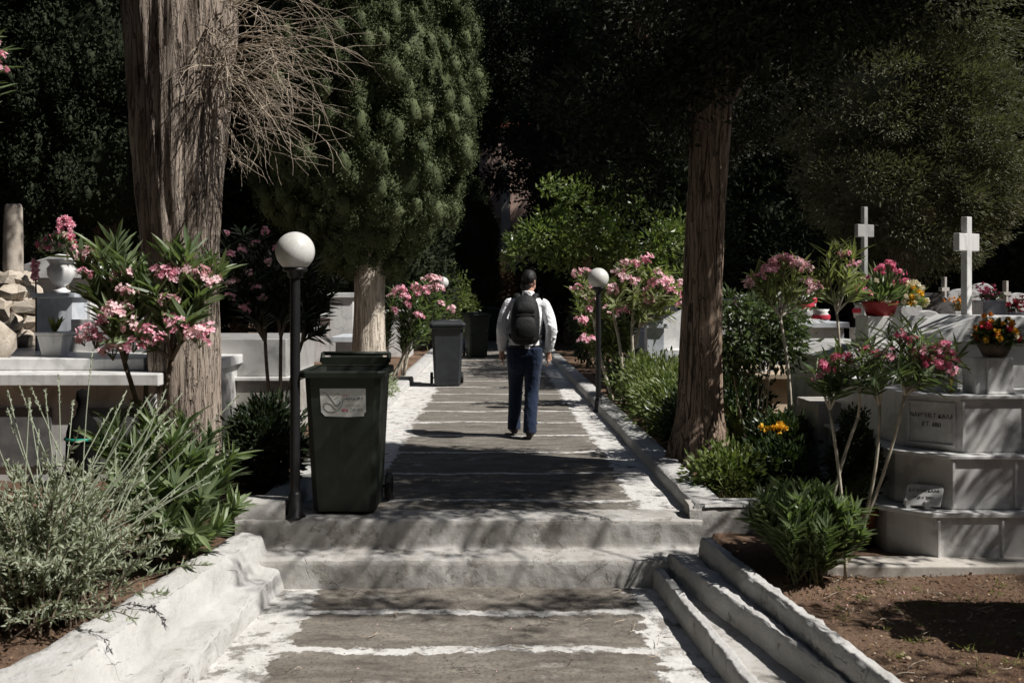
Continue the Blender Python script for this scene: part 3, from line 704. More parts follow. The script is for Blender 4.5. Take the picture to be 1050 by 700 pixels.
# 4. sunlit spray tree behind the right-hand crosses
tr = thing('juniper_tree', 'feathery grey green tree lit by sun behind the two stone crosses', 'tree', (6.4, 15.6, 0), 'evergreen trees')
trunk_mesh(MB(), [(6.4, 15.6, -.1), (6.4, 15.6, 2), (6.5, 15.6, 5.5)], [.25, .2, .08], 20, .1, 8, 1., .3, 30).build('trunk', M['bark3'], tr)
bl = [((6.5, 15.5, 3.0), (1.5, 1.3, 1.2)), ((7.1, 15.4, 4.0), (1.2, 1.2, 1.3)), ((6.1, 15.6, 4.6), (1.6, 1.4, 1.5)), ((6.8, 15.6, 6.0), (1.3, 1.3, 1.5)), ((5.7, 15.2, 3.2), (1.0, .9, .9)), ((7.6, 15.3, 3.2), (.6, .6, .7))]
mb = core(MB(), bl, .38)
crown(mb, bl, 1150, .28, 115, .085, .021, r, .6, .15, .5, 1.0, .7)
mb.build('crown', M['spray'], tr)

# 5. dark cypress at the left edge
tr = thing('cypress_tree', 'dark dense cypress filling the upper left corner behind the thick trunk', 'tree', (-6.5, 16.5, 0), 'cypress trees')
trunk_mesh(MB(), [(-6.5, 16.5, -.1), (-6.5, 16.5, 2), (-6.5, 16.5, 6)], [.3, .25, .1], 16, .1, 8, 1., .3, 20).build('trunk', M['bark3'], tr)
bl = [((-6.6, 16.5, 3.8), (1.5, 1.5, 1.8)), ((-6.3, 16.5, 5.5), (1.6, 1.5, 2.)), ((-7.4, 16.5, 4.5), (1.5, 1.5, 2.)), ((-6.6, 16.5, 8), (1.5, 1.5, 2.5)), ((-8.2, 16.6, 6.5), (1.4, 1.4, 3.))]
mb = core(MB(), bl, .64)
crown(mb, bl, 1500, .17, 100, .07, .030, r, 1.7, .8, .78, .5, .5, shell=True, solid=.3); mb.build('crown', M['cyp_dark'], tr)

# 6. slim dark cypress beyond the bins, dry bush beside it
tr = thing('cypress_tree', 'slim dark green cypress column standing left of the pale building', 'tree', (-.62, 38.5, .6), 'cypress trees')
MB().tube([(-.62, 38.5, .5), (-.62, 38.5, 3)], [.2, .1], 10).build('trunk', M['bark3'], tr)
bl = [((-.62, 38.5, 2.2), (.78, .8, 1.5)), ((-.64, 38.5, 3.6), (.75, .75, 1.5)), ((-.6, 38.5, 4.9), (.45, .45, 1.0))]
mb = core(MB(), bl, .85); crown(mb, bl, 420, .16, 60, .12, .06, r, 1.8, 1., .85, .4, .4); mb.build('crown', M['cyp'], tr)

# 7. citrus tree in the middle distance
tr = thing('citrus_tree', 'bright green leafy tree overhanging the path beyond the walking person', 'tree', (2.75, 24, 0), 'leafy green trees')
trunk_mesh(MB(), [(2.2, 24, -.1), (2.2, 24, 1.2), (2.3, 24, 3)], [.2, .15, .08], 16, .1, 8, 1., .3, 20).build('trunk', M['bark3'], tr)
bl = [((1.4, 23.6, 2.9), (.9, .8, .75)), ((2.3, 23.6, 3.3), (.9, .8, .9)), ((3.4, 24, 2.9), (1.1, .9, .9)), ((2.4, 24, 2.4), (1.1, .9, .6)), ((2.0, 23.3, 3.9), (.55, .5, .5)), ((4.3, 24, 2.5), (.9, .9, .9)), ((.75, 23.6, 2.6), (.5, .5, .5)), ((3.0, 23.4, 4.3), (.5, .4, .4)), ((1.2, 23.8, 4.0), (.35, .35, .4))]
crown(MB(), bl, 185, .22, 34, .15, .066, r, 1, .1, .3, .5, .6).build('crown', M['citrus'], tr)
# dark trunk and ivy pillar beside the path
shrub('dark clipped hedge pillar at the right path edge beyond the right lamp', (1.95, 20.5, 0), (.32, .5, .95), 2600, .09, .05, 'darkshrub', 'hedge', seed=3, name='hedge_pillar', lobe=.12)

# 8. the shaded wood behind everything: shared dark trees
bt = []
for v in range(2):
    rr_ = np.random.default_rng(50 + v)
    root = thing('evergreen_tree', 'tall dark evergreen in the deep shaded wood behind the graves', 'tree', (0, 0, 0), 'dark trees of the wood')
    trunk_mesh(MB(), [(0, 0, -.2), (0, 0, 2), (0, 0, 8)], [.3, .25, .12], 14, .1, 8, 1. + v, .3, 20).build('trunk', M['bark3'], root)
    bl = [((rr_.uniform(-.5, .5), rr_.uniform(-.5, .5), z), (1.9 - .05 * z + rr_.uniform(-.2, .3), 1.8 - .05 * z, 1.9)) for z in np.arange(2.2, 15, 1.35)]
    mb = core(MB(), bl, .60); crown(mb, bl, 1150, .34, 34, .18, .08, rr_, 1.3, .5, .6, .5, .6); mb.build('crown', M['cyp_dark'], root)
    bt.append(root)
spots = []
for y, x0, x1, st in [(29, -22, -4.6, 2.7), (29, 5.4, 24, 2.7), (34, -26, -3.6, 2.9), (34, 4.6, 28, 2.9), (21, -20, -8, 2.8), (20.5, 14.5, 30, 2.7), (41, -24, -2.6, 3.0), (41, 3.6, 26, 3.0), (53, -20, 20, 3.2)]:
    for x in np.arange(x0, x1 + .1, st): spots.append((x + rng.uniform(-.6, .6), y + rng.uniform(-1., 1.)))
spots += [(-9.8, 13), (-10.5, 9.5), (-10, 5.5), (-9, 2), (13.5, 24), (2.4, 30.5), (-3.2, 25.5), (1.0, 56), (4.2, 27), (-1.5, 60), (2, 62)]
for i, (x, y) in enumerate(spots):
    o = bt[i] if i < 2 else copy_tree(bt[i % 2])
    s = rng.uniform(.85, 1.15) * (1.45 if y > 48 else 1)
    o.location = (x, y, 0); o.rotation_euler = (0, 0, rng.uniform(0, 6.28)); o.scale = (s, s, s * rng.uniform(.9, 1.15))
# unseen trees added round the viewpoint to cut the sky fill
for i, (x, y) in enumerate([(-6.5, -4.5), (-3.2, -5.5), (0, -6), (3.2, -5.5), (6.5, -5), (-8.5, -1.5), (9.5, -5), (-5.6, 2.6), (-5.4, -.8), (-6.6, 5.2), (-5, -9), (-1.5, -9.5), (2, -9.5), (5, -9), (-9, -7), (9, -9)]):
    o = copy_tree(bt[i % 2]); o.location = (x, y, 0); o.rotation_euler = (0, 0, rng.uniform(0, 6.28)); o.scale = (1.1, 1.1, .9)
    o['label'] = 'added unseen evergreen round the viewpoint that blocks sky light'; o['group'] = 'added trees round the viewpoint'

tr = thing('plane_tree', 'sparse dark tree arching over the far end of the path', 'tree', (1.6, 33, 0), 'evergreen trees')
trunk_mesh(MB(), [(1.9, 33, -.1), (1.9, 33, 3), (1.2, 33, 8)], [.2, .16, .08], 14, .1, 8, 1., .3, 20).build('trunk', M['bark3'], tr)
bl = [((.2, 33, 7.0), (1.2, .8, 1.3)), ((1.3, 33, 8.4), (1.6, .9, 1.5)), ((-.4, 33, 9.3), (1.4, .9, 1.4)), ((.7, 33, 10.8), (1.7, .9, 1.2)), ((.4, 33, 5.4), (.7, .6, .5))]
crown(MB(), bl, 330, .36, 40, .16, .07, r, 1, -.1, .2, .3, .7).build('crown', M['canopy'], tr)
# low tree row added out of view at right to cut the sky fill
for i, y in enumerate(np.arange(-7.5, 9.5, 2.7)):
    o = copy_tree(bt[i % 2]); o.location = (13.2 + .8 * (i % 2), y, 0); o.rotation_euler = (0, 0, rng.uniform(0, 6.28)); o.scale = (1.05, 1.05, .78)
    o['label'] = 'added unseen evergreen right of the view that blocks sky light'; o['group'] = 'added trees right of the view'
# distant building at the end of the path
b = thing('chapel_building', 'pale plastered building with brown door at the end of the path', 'building', (1.6, 46, 0))
MB().box(.35, .75, 44.9, 45.3, .5, 7.4).box(-.6, 8.5, 45.31, 51, .3, 9.0).build('wall', M['wallpaint'], b)
MB().box(-.65, .34, 45.0, 45.3, 5.0, 9.0).box(.76, 2.2, 45.1, 45.3, 4.6, 8.6).build('upper_wall', M['pinkwall'], b)
d = MB().box(.76, 2.0, 45.2, 45.3, .5, 2.6).build('door', M['brownwood'], b)
MB().box(-.9, 8.8, 44.8, 51.3, 9.02, 9.25).build('roof', M['terra'], b)

# ------------------------------------------------------------------ lamps
def lamp(label, x, y, h, gr=.134):
    root = thing('lamp_post', label, 'street lamp', (x, y, 0), 'globe lamps')
    zc = h - gr
    MB().lathe([(.035, .0), (.035, zc - gr - .02)], 16, (x, y, 0)).build('post', M['black'], root)
    MB().lathe([(.0, .0), (.075, 0), (.075, .014), (.05, .03), (.048, .16), (.036, .18)], 20, (x, y, 0)).build('base', M['black'], root)
    MB().lathe([(.036, zc - gr - .05), (.05, zc - gr - .04), (.052, zc - gr - .01), (.085, zc - gr + .0), (.085, zc - gr + .018), (.05, zc - gr + .03)], 20, (x, y, 0)).build('collar', M['black'], root)
    MB().ball((x, y, zc), gr, 40, 24).build('globe', M['globe'], root)
    return root
lamp('black lamp post with white globe beside the front green bin', -1.36, 6.82, 1.96)
lamp('black lamp post with sunlit white globe right of the walking person', 1.37, 13.0, 1.88, .137)
lamp('small distant globe lamp on black post behind the grey bin', -1.17, 23, 1.94)

# ------------------------------------------------------------------ wheelie bins
def wheelie(label, x, y, col_, rot, opened, zs=1.):
    root = thing('wheelie_bin', label, 'wheelie bin', (x, y, .012), 'wheelie bins')
    root.rotation_euler = (0, 0, rot); root.scale = (1, 1, zs)
    O = (0, 0, 0)
    mb = MB()
    def ring(w, d0, d1, z, c=.04):
        return [(-w + c, d0, z), (w - c, d0, z), (w, d0 + c, z), (w, d1 - c, z), (w - c, d1, z), (-w + c, d1, z), (-w, d1 - c, z), (-w, d0 + c, z)]
    rows = [ring(.20, -.22, .20, .0), ring(.215, -.255, .235, .02), ring(.222, -.27, .24, .12), ring(.262, -.335, .29, .96), ring(.262, -.335, .29, .965)]
    mb.grid(rows, 0, False, closed=True); mb.add(ring(.20, -.22, .20, 0.), [tuple(range(8))[::-1]])
    rows = [ring(.250, -.322, .28, .985), ring(.22, -.26, .23, .2)]
    mb.grid(rows, 1, False, closed=True); mb.add(ring(.22, -.26, .23, .2), [tuple(range(8))], 1)
    mb.box(-.02, .02, -.275, -.262, .2, .5)
    mb.build('body', [M[col_], M['bin_in']], root, origin=O)
    rows = [ring(.262, -.337, .292, .955), ring(.292, -.366, .31, .95), ring(.295, -.37, .31, .985), ring(.288, -.362, .305, .998), ring(.252, -.325, .282, .99)]
    MB().grid(rows, 0, False, closed=True).build('rim', M[col_], root, .004, origin=O)
    MB().box(-.25, .25, .292, .34, .93, 1.05).tube([(-.25, .36, 1.075), (.25, .36, 1.075)], .016, 10).tube([(-.25, .30, 1.02), (-.25, .36, 1.075)], .016, 8).tube([(.25, .30, 1.02), (.25, .36, 1.075)], .016, 8).build('handle', M[col_], root, origin=O)
    if opened:
        MB().box(-.20, .20, .385, .41, .36, 1.06).build('lid', M[col_], root, .01, origin=O)
    else:
        mb = MB().grid([ring(.300, -.385, .36, 1.0), ring(.302, -.39, .365, 1.03), ring(.285, -.37, .35, 1.055), ring(.2, -.27, .26, 1.075), ring(.05, -.1, .1, 1.08)], 0, False, closed=True)
        mb.add(ring(.05, -.1, .1, 1.08), [tuple(range(8))])
        mb.build('lid', M[col_], root, .006, origin=O)
    MB().tube([(-.27, .235, .1), (.27, .235, .1)], .012, 8).build('axle', M['rubber'], root, origin=O)
    for sx in (-1, 1):
        w = MB(); th = np.linspace(0, 2 * np.pi, 24, endpoint=False)
        w.grid([[(sx * a, .255 + q * np.cos(t), .098 + q * np.sin(t)) for t in th] for a, q in [(.232, .03), (.232, .085), (.24, .098), (.275, .098), (.283, .085), (.283, .03), (.27, .02)]], 0, True, closed=True)
        w.build('wheel', M['rubber'], root, origin=O)
    return root
wb = wheelie('open green wheelie bin with white sticker at the top of the steps', -1.035, 7.14, 'bin_green', 0, True)
wheelie('grey wheelie bin with closed lid by the left kerb', -.78, 16.75, 'bin_grey', R(4), False)
wheelie('green wheelie bin standing just behind the grey bin', -.42, 24.4, 'bin_green', R(14), False)
wheelie('small far green wheelie bin in front of the pale steps', -.02, 33.2, 'bin_green', R(0), False)
# sticker on the front bin
def textmesh(s, size, mat, loc, rot, parent, name='lettering', ext=.0004, ax='CENTER', sx=1.):
    cu = bpy.data.curves.new('t', 'FONT'); cu.body = s; cu.size = size; cu.extrude = ext; cu.align_x = ax; cu.align_y = 'CENTER'
    t = bpy.data.objects.new('t', cu); col.objects.link(t)
    bpy.context.view_layer.update()
    me = bpy.data.meshes.new_from_object(t.evaluated_get(bpy.context.evaluated_depsgraph_get()))
    bpy.data.objects.remove(t)
    me.name = name; me.materials.clear(); me.materials.append(mat)
    o = bpy.data.objects.new(name, me); col.objects.link(o); o.parent = parent; o.location = loc; o.rotation_euler = rot; o.scale = (sx, 1, 1)
    return o
tilt = math.atan2(.065, .84)
def bsurf(x, z): return np.array([x, -.27 - (z - .12) * .065 / .84 - .003, z])
o_ = np.zeros(3)
sx0, sx1, sz0, sz1 = -.155, .160, .683, .876
poly = [(sx0, sz1), (sx1, sz1), (sx1, sz0 + .03), (sx1 - .012, sz0 + .022), (sx1 - .014, sz0 + .002), (sx0 + .2, sz0 - .004), (sx0 + .035, sz0 + .002), (sx0 + .008, sz0 + .03)]
mb = MB(); fr = [bsurf(x, z) for x, z in poly]; bk = [p + (0, .0025, 0) for p in fr]; n = len(poly)
mb.add(fr + bk, [tuple(range(n))[::-1]] + [(i, (i + 1) % n, n + (i + 1) % n, n + i) for i in range(n)])
stk = mb.build('sticker', M['sticker'], wb, origin=(0, 0, 0))
def stroke(pts, w, mat):
    c = np.array([bsurf(sx0 + u * (sx1 - sx0), sz1 - v * (sz1 - sz0)) - (0, .0012, 0) for u, v in pts])
    t = np.linspace(0, 1, len(pts)); tt = np.linspace(0, 1, len(pts) * 6)
    cc = np.stack([np.interp(tt, t, c[:, i]) for i in range(3)], 1)
    for _ in range(3): cc[1:-1] = (cc[:-2] + cc[1:-1] * 2 + cc[2:]) / 4
    o = MB().tube(cc, np.linspace(.5, 1, len(tt)) * w, 5, rb=.0008).build('flourish', M[mat], origin=(0, 0, 0)); o.parent = stk
stroke([(.06, .13), (.13, .15), (.2, .28), (.28, .45), (.33, .60), (.40, .62), (.45, .48)], .0030, 'ink')
stroke([(.5, .42), (.49, .58), (.42, .75), (.30, .86), (.17, .84), (.08, .70), (.09, .56), (.16, .52), (.25, .58), (.34, .76)], .0026, 'ink')
stroke([(.30, .28), (.37, .2), (.43, .16), (.40, .3), (.33, .36)], .003, 'inkgreen')
rx = (R(90) - 0, 0, 0)
def stx(s, u, v, size, mat, sx=1.):
    p = bsurf(sx0 + u * (sx1 - sx0), sz1 - v * (sz1 - sz0)) - (0, .0012, 0)
    textmesh(s, size, M[mat], p, (R(90) - tilt * -1 * -1, 0, 0), stk, sx=sx)
stx('GREGORY', .72, .36, .030, 'ink', 1.05)
stx('ΛΟΥΛΟΥΔΙΑ', .71, .60, .016, 'inkgreen', 1.1)
stx('210 421', .79, .76, .026, 'ink', 1.)
stx('ανθη', .56, .25, .018, 'inkpink')
MB().ball(bsurf(sx0 + .52 * (sx1 - sx0), sz1 - .77 * (sz1 - sz0)) , (.016, .0022, .010), 10, 8).ball(bsurf(sx0 + .60 * (sx1 - sx0), sz1 - .79 * (sz1 - sz0)), (.008, .0024, .008), 10, 8).build('flower_print', M['inkpink'], origin=(0, 0, 0)).parent = stk

# ------------------------------------------------------------------ the walking person
PX, PY = .335, 10.62
per = thing('person', 'person in white shirt and dark jeans walking away up the path with a black backpack', 'person', (PX, PY, .012))
def blend(name, build, mat, voxel, smooth=6, fac=.5):
    mb = MB(); build(mb)
    o = mb.build(name, M[mat], per, origin=(0, 0, 0))
    m = o.modifiers.new('remesh', 'REMESH'); m.mode = 'VOXEL'; m.voxel_size = voxel; m.use_smooth_shade = True
    s = o.modifiers.new('smooth', 'SMOOTH'); s.iterations = smooth; s.factor = fac
    return o
def limb(mb, pts, ra, rb=None, seg=16):
    pts = np.array(pts, float); ra = np.array(ra, float); rb = ra if rb is None else np.array(rb, float)
    t0 = np.linspace(0, 1, len(pts)); t = np.linspace(0, 1, len(pts) * 5)
    c = np.stack([np.interp(t, t0, pts[:, i]) for i in range(3)], 1); a = np.interp(t, t0, ra); b = np.interp(t, t0, rb)
    for _ in range(4):
        c[1:-1] = (c[:-2] + 2 * c[1:-1] + c[2:]) / 4; a[1:-1] = (a[:-2] + 2 * a[1:-1] + a[2:]) / 4; b[1:-1] = (b[:-2] + 2 * b[1:-1] + b[2:]) / 4
    mb.tube(c, a, seg, rb=b)
SH = dict(Ls=(-.175, .01, 1.43), Le=(-.245, -.03, 1.155), Lw=(-.245, .06, .915), Rs=(.215, .0, 1.42), Re=(.285, -.05, 1.15), Rw=(.255, .0, .905))
LEG = dict(Lh=(-.09, .0, .93), Lk=(-.095, .16, .50), La=(-.11, .20, .10), Rh=(.09, .0, .93), Rk=(.075, .03, .49), Ra=(.05, -.10, .10))
HD = np.array([.045, .045, 1.655]); turn = R(-38)
def face(v): c, s = math.cos(turn), math.sin(turn); return HD + np.array([v[0] * c - v[1] * s, v[0] * s + v[1] * c, v[2]])
def body(mb):
    limb(mb, [(0, .0, .90), (0, .01, 1.05), (.01, .01, 1.25), (.02, .01, 1.40), (.025, .015, 1.46)], [.14, .13, .15, .15, .08], [.10, .09, .105, .09, .06])
    limb(mb, [(.025, .01, 1.42), (.03, .02, 1.50), tuple(HD - (0, .01, .07))], [.065, .055, .056])
    mb.ball(HD + (0, 0, .02), (.077, .092, .105), 20, 16); mb.ball(face((0, .03, -.045)), (.056, .06, .06), 16, 12)
    limb(mb, [face((0, .088, .025)), face((0, .108, -.012)), face((0, .085, -.025))], [.010, .015, .012])
    for sx in (-1, 1):
        mb.ball(face((sx * .078, -.008, .0)), (.012, .02, .032), 10, 8)
        mb.ball(face((sx * .03, .075, .03)), (.013, .012, .01), 8, 6)
    mb.ball(face((0, .082, -.055)), (.024, .012, .009), 8, 6)
    for k in 'LR':
        s = -1 if k == 'L' else 1
        limb(mb, [SH[k + 's'], SH[k + 'e'], SH[k + 'w']], [.05, .042, .028])
        limb(mb, [LEG[k + 'h'], LEG[k + 'k'], LEG[k + 'a']], [.085, .055, .04])
        w = np.array(SH[k + 'w']); dn = np.array([-.02 * s, .03, -1.]); dn /= np.linalg.norm(dn)
        limb(mb, [w, w + dn * .045, w + dn * .095], [.026, .032, .038], [.022, .020, .018])
        for i, (oy, L) in enumerate([(-.030, .060), (-.010, .075), (.011, .080), (.031, .070)]):
            b0 = w + dn * .088 + np.array([0, oy, 0])
            limb(mb, [b0, b0 + dn * L * .5 + (-.006 * s, .002, 0), b0 + dn * L * .95 + (-.024 * s, .004, 0)], [.0095, .009, .0075], seg=8)
        b0 = w + dn * .03 + np.array([0, .024, 0])
        limb(mb, [b0, b0 + dn * .035 + (-.012 * s, .024, 0), b0 + dn * .068 + (-.018 * s, .028, 0)], [.012, .011, .009], seg=8)
blend('body', body, 'skin', .0055, 4)
def hair(mb):
    mb.ball(HD + (0, -.006, .036), (.082, .096, .098), 20, 16)
    mb.ball(face((0, -.050, -.035)), (.064, .046, .080), 16, 12)
    for q in range(24):
        d = unit(1)[0]; d[2] = abs(d[2]); mb.ball(HD + np.array([0, -.004, .034]) + d * np.array([.078, .091, .094]), (.014, .014, .01), 6, 5)
hh = blend('hair', hair, 'hair', .008, 3)
def shirt(mb):
    limb(mb, [(0, -.0, .925), (0, .0, 1.02), (.005, .0, 1.15), (.015, .0, 1.30), (.02, .005, 1.41), (.022, .01, 1.465)], [.172, .172, .172, .188, .175, .095], [.128, .125, .122, .128, .11, .075])
    limb(mb, [(.028, .01, 1.44), (.034, .014, 1.50), (.038, .018, 1.555)], [.078, .068, .067])
    for k in 'LR':
        s = -1 if k == 'L' else 1
        sh, el, wr = (np.array(SH[k + c]) for c in 'sew')
        limb(mb, [np.array([.02, .005, 1.40]) + (s * .1, 0, 0), sh + (-s * .02, 0, .0), sh + (s * .01, 0, -.06), (sh + el) / 2 + (s * .008, 0, 0), el, (el + wr) / 2, wr + (0, 0, .03), wr + (0, 0, .0)], [.080, .068, .066, .063, .062, .057, .045, .039])
        for q in np.linspace(.15, .95, 7):
            p = sh + (el - sh) * (q / .5) if q < .5 else el + (wr - el) * ((q - .5) / .5)
            a_ = rng.uniform(0, 6.3); mb.ball(p + np.array([math.cos(a_), math.sin(a_), 0]) * .052, (.026, .026, .014), 8, 6)
    for q in range(26):
        a_ = rng.uniform(0, 6.3); z_ = rng.uniform(.95, 1.2)
        mb.ball((math.cos(a_) * .165, math.sin(a_) * .12, z_), (.03, .02, .012), 8, 6)
blend('shirt', shirt, 'shirt', .009, 4)
def jeans(mb):
    limb(mb, [(0, .0, 1.0), (0, -.005, .93), (0, -.01, .86)], [.158, .17, .165], [.112, .128, .12])
    for k in 'LR':
        h, kn, an = (np.array(LEG[k + c]) for c in 'hka')
        limb(mb, [h + (0, -.01, .03), h + (0, 0, -.12), (h + kn) / 2, kn, (kn + an) / 2 + (0, -.015, 0), an + (0, 0, .06), an + (0, -.005, -.045)], [.105, .103, .092, .076, .073, .070, .074], [.12, .115, .10, .08, .078, .075, .08])
        for q in (.1, .18, .26, .34, .55, .62):
            p = an + (kn - an) * q / .7
            a_ = rng.uniform(0, 6.3); mb.ball(p + np.array([math.cos(a_), math.sin(a_), 0]) * .062, (.03, .03, .012), 8, 6)
blend('jeans', jeans, 'jeans', .009, 4)
MB().tube([(.165 * math.cos(a), .121 * math.sin(a) - .003, .968) for a in np.linspace(0, 2 * np.pi, 40)], .006, 8, rb=.017, caps=False).build('belt', M['shoe'], per, origin=(0, 0, 0))
for k, yaw, pitch in (('L', R(6), 0), ('R', R(-8), R(0))):
    an = np.array(LEG[k + 'a'])
    z0 = 0.0
    def shoe(mb, an=an, yaw=yaw):
        f = lambda x, y, z: (an[0] + x * math.cos(yaw) - y * math.sin(yaw), an[1] + x * math.sin(yaw) + y * math.cos(yaw), z)
        limb(mb, [f(0, -.075, .05), f(0, -.04, .058), f(0, .06, .05), f(0, .15, .038), f(0, .20, .03)], [.034, .040, .043, .046, .03], [.042, .05, .045, .032, .022])
        limb(mb, [f(0, 0, .05), f(0, 0, .115)], [.045, .046])
    so = blend('shoe', shoe, 'shoe', .007, 4)
# backpack
bp = thing('backpack', 'black padded backpack worn on the back of the walking person', 'backpack', (PX + .005, PY - .2, 1.0))
def bblend(name, build, voxel=.008, it=5):
    mb = MB(); build(mb); o = mb.build(name, M['pack'], bp, origin=(PX + .005, PY - .2, 1.0) if False else (0, 0, 0))
    o.location = (-.005, .2, -1.0 + .012)
    m = o.modifiers.new('remesh', 'REMESH'); m.mode = 'VOXEL'; m.voxel_size = voxel; m.use_smooth_shade = True
    s = o.modifiers.new('smooth', 'SMOOTH'); s.iterations = it
    return o
lean = lambda z: -.02 * (z - 1.0)
def pk(mb):
    limb(mb, [(-.005, -.185, 1.005), (-.005, -.195, 1.03), (-.005, -.205, 1.15), (0, -.20, 1.32), (.005, -.185, 1.43), (.008, -.165, 1.485), (.008, -.155, 1.505)], [.10, .142, .158, .152, .128, .092, .05], [.05, .075, .088, .085, .068, .05, .03], 24)
bblend('pack_body', pk)
def pocket(mb):
    limb(mb, [(-.005, -.265, 1.05), (-.005, -.275, 1.08), (-.005, -.283, 1.17), (0, -.272, 1.26), (0, -.26, 1.29)], [.08, .115, .12, .105, .06], [.02, .036, .04, .03, .015], 20)
bblend('front_pocket', pocket)
def pocket2(mb):
    limb(mb, [(0, -.268, 1.315), (0, -.268, 1.36), (.004, -.25, 1.42), (.006, -.228, 1.45)], [.09, .105, .09, .05], [.012, .022, .02, .012], 20)
bblend('top_pocket', pocket2)
for s in (-1, 1):
    def strap(mb, s=s):
        c = np.array([(.01 + s * .075, -.145, 1.47), (.015 + s * .095, -.07, 1.52), (.02 + s * .105, .02, 1.525), (.02 + s * .11, .10, 1.46), (.02 + s * .125, .145, 1.32), (.02 + s * .155, .12, 1.18), (.01 + s * .175, -.0, 1.10), (.0 + s * .15, -.15, 1.06)])
        t0 = np.linspace(0, 1, len(c)); t = np.linspace(0, 1, 50); cc = np.stack([np.interp(t, t0, c[:, i]) for i in range(3)], 1)
        for _ in range(5): cc[1:-1] = (cc[:-2] + 2 * cc[1:-1] + cc[2:]) / 4
        mb.tube(cc, np.interp(t, [0, .55, .65, 1], [.032, .03, .014, .012]), 10, rb=np.full(50, .012))
    bblend('shoulder_strap', strap, .006, 2)
def handle(mb): mb.tube(bez((-.03, -.17, 1.49), (.045, -.17, 1.49), (0, -.01, .035), 12), .008, 8)
bblend('grab_handle', handle, .004, 1)
for z, w in ((1.30, .10), (1.06, .11)):
    MB().tube([(x, -.268 - .024 * math.cos(x / w * 1.3) * (1 if z < 1.2 else .6), z + .01 * math.cos(x / w * 1.5)) for x in np.linspace(-w, w, 14)], .0035, 5).build('zip', M['sole'], bp, origin=(.005, -.2, 1.0 - .012))

# ------------------------------------------------------------------ graves, right
def cross(mb, x, y, z, h, w, t, d, rot, arm_z=.62, flare=.0, ta=None):
    """latin cross standing at x,y,z, turned by rot"""
    c, s = math.cos(rot), math.sin(rot); a = h * arm_z; q = t / 2; e = (ta or t) / 2
    pts = [(-q, 0), (q, 0), (q, a - e), (w / 2, a - e - flare), (w / 2, a + e + flare), (q, a + e), (q, h), (-q, h), (-q, a + e), (-w / 2, a + e + flare), (-w / 2, a - e - flare), (-q, a - e)]
    V = []
    for yy in (-d / 2, d / 2):
        for u, v in pts: V.append((x + u * c - yy * s, y + u * s + yy * c, z + v))
    n = 12
    Fs = [(0, 1, 2, 11), (11, 2, 5, 8), (2, 3, 4, 5), (10, 11, 8, 9), (8, 5, 6, 7)]
    Fs = Fs + [tuple(i + n for i in f[::-1]) for f in Fs] + [(i, n + i, n + (i + 1) % n, (i + 1) % n) for i in range(n)]
    return mb.add(V, Fs)
tomb = thing('tomb', 'large pale marble tomb of three steps with a cross at the right', 'tomb', (3.6, 6.9, -.1), 'marble tombs')
def tierpoly(xc, y0, ch=.25, x1=4.6, y1=7.9): return [(xc, y0), (x1, y0), (x1, y1), (xc - ch, y1), (xc - ch, y0 + ch)]
MB().prism(tierpoly(2.73, 6.13, .22), -.12, .155).build('lower_step', M['marble'], tomb, .006)
MB().prism(tierpoly(2.70, 6.115, .24), .157, .185).build('step_slab', M['marble2'], tomb, .006)
MB().prism(tierpoly(2.86, 6.22, .25), .187, .50).build('middle_step', M['marble'], tomb, .006)
MB().prism(tierpoly(2.835, 6.20, .26), .502, .525).build('step_slab', M['marble2'], tomb, .005)
MB().prism(tierpoly(2.97, 6.32, .26), .527, .865).build('upper_step', M['marble'], tomb, .006)
MB().prism(tierpoly(2.95, 6.30, .27), .867, .890).build('step_slab', M['marble2'], tomb, .005)
for z0, z1, xc, y0 in ((-.09, .14, 2.73, 6.13), (.20, .49, 2.86, 6.22), (.54, .855, 2.97, 6.32)):
    MB().box(xc + .004, xc + .022, y0 - .012, y0 + .01, z0, z1).build('corner_moulding', M['marble2'], tomb, .003)
    MB().box(xc + .40, xc + .415, y0 - .008, y0 + .01, z0, z1).build('corner_moulding', M['marble2'], tomb, .003)
# inscription panel on the canted face
ux = np.array([.26, -.26, 0]) / (.26 * math.sqrt(2)); nx_ = np.array([-1, -1, 0]) / math.sqrt(2)
pc = np.array([2.84, 6.45, .70])
def canted(mb, u0, u1, z0, z1, d0, d1):
    V = [pc + ux * u + nx_ * d + np.array([0, 0, z]) for d in (d0, d1) for u, z in ((u0, z0), (u1, z0), (u1, z1), (u0, z1))]
    return mb.add(V, [(0, 1, 2, 3)[::-1], (4, 5, 6, 7), (0, 1, 5, 4), (1, 2, 6, 5), (2, 3, 7, 6), (3, 0, 4, 7)])
mb = MB()
canted(mb, -.155, .155, -.15, -.128, -.01, .016); canted(mb, -.155, .155, .118, .14, -.01, .016); canted(mb, -.155, -.138, -.127, .117, -.01, .016); canted(mb, .138, .155, -.127, .117, -.01, .016)
mb.build('panel_frame', M['marble'], tomb, .003)
ang = math.atan2(ux[1], ux[0])
def tomb_text(s, u, z, size):
    p = pc + ux * u + nx_ * .002 + np.array([0, 0, z]) - np.array(tomb.location)
    textmesh(s, size, M['letter'], p, (R(90), 0, ang), tomb, ext=.001, sx=.95)
tomb_text('ΑΝΑΡΓΕΒ.Τ ΚΑΛΑΣ', 0., .045, .038)
tomb_text('ΕΤ. 680', .0, -.012, .040)
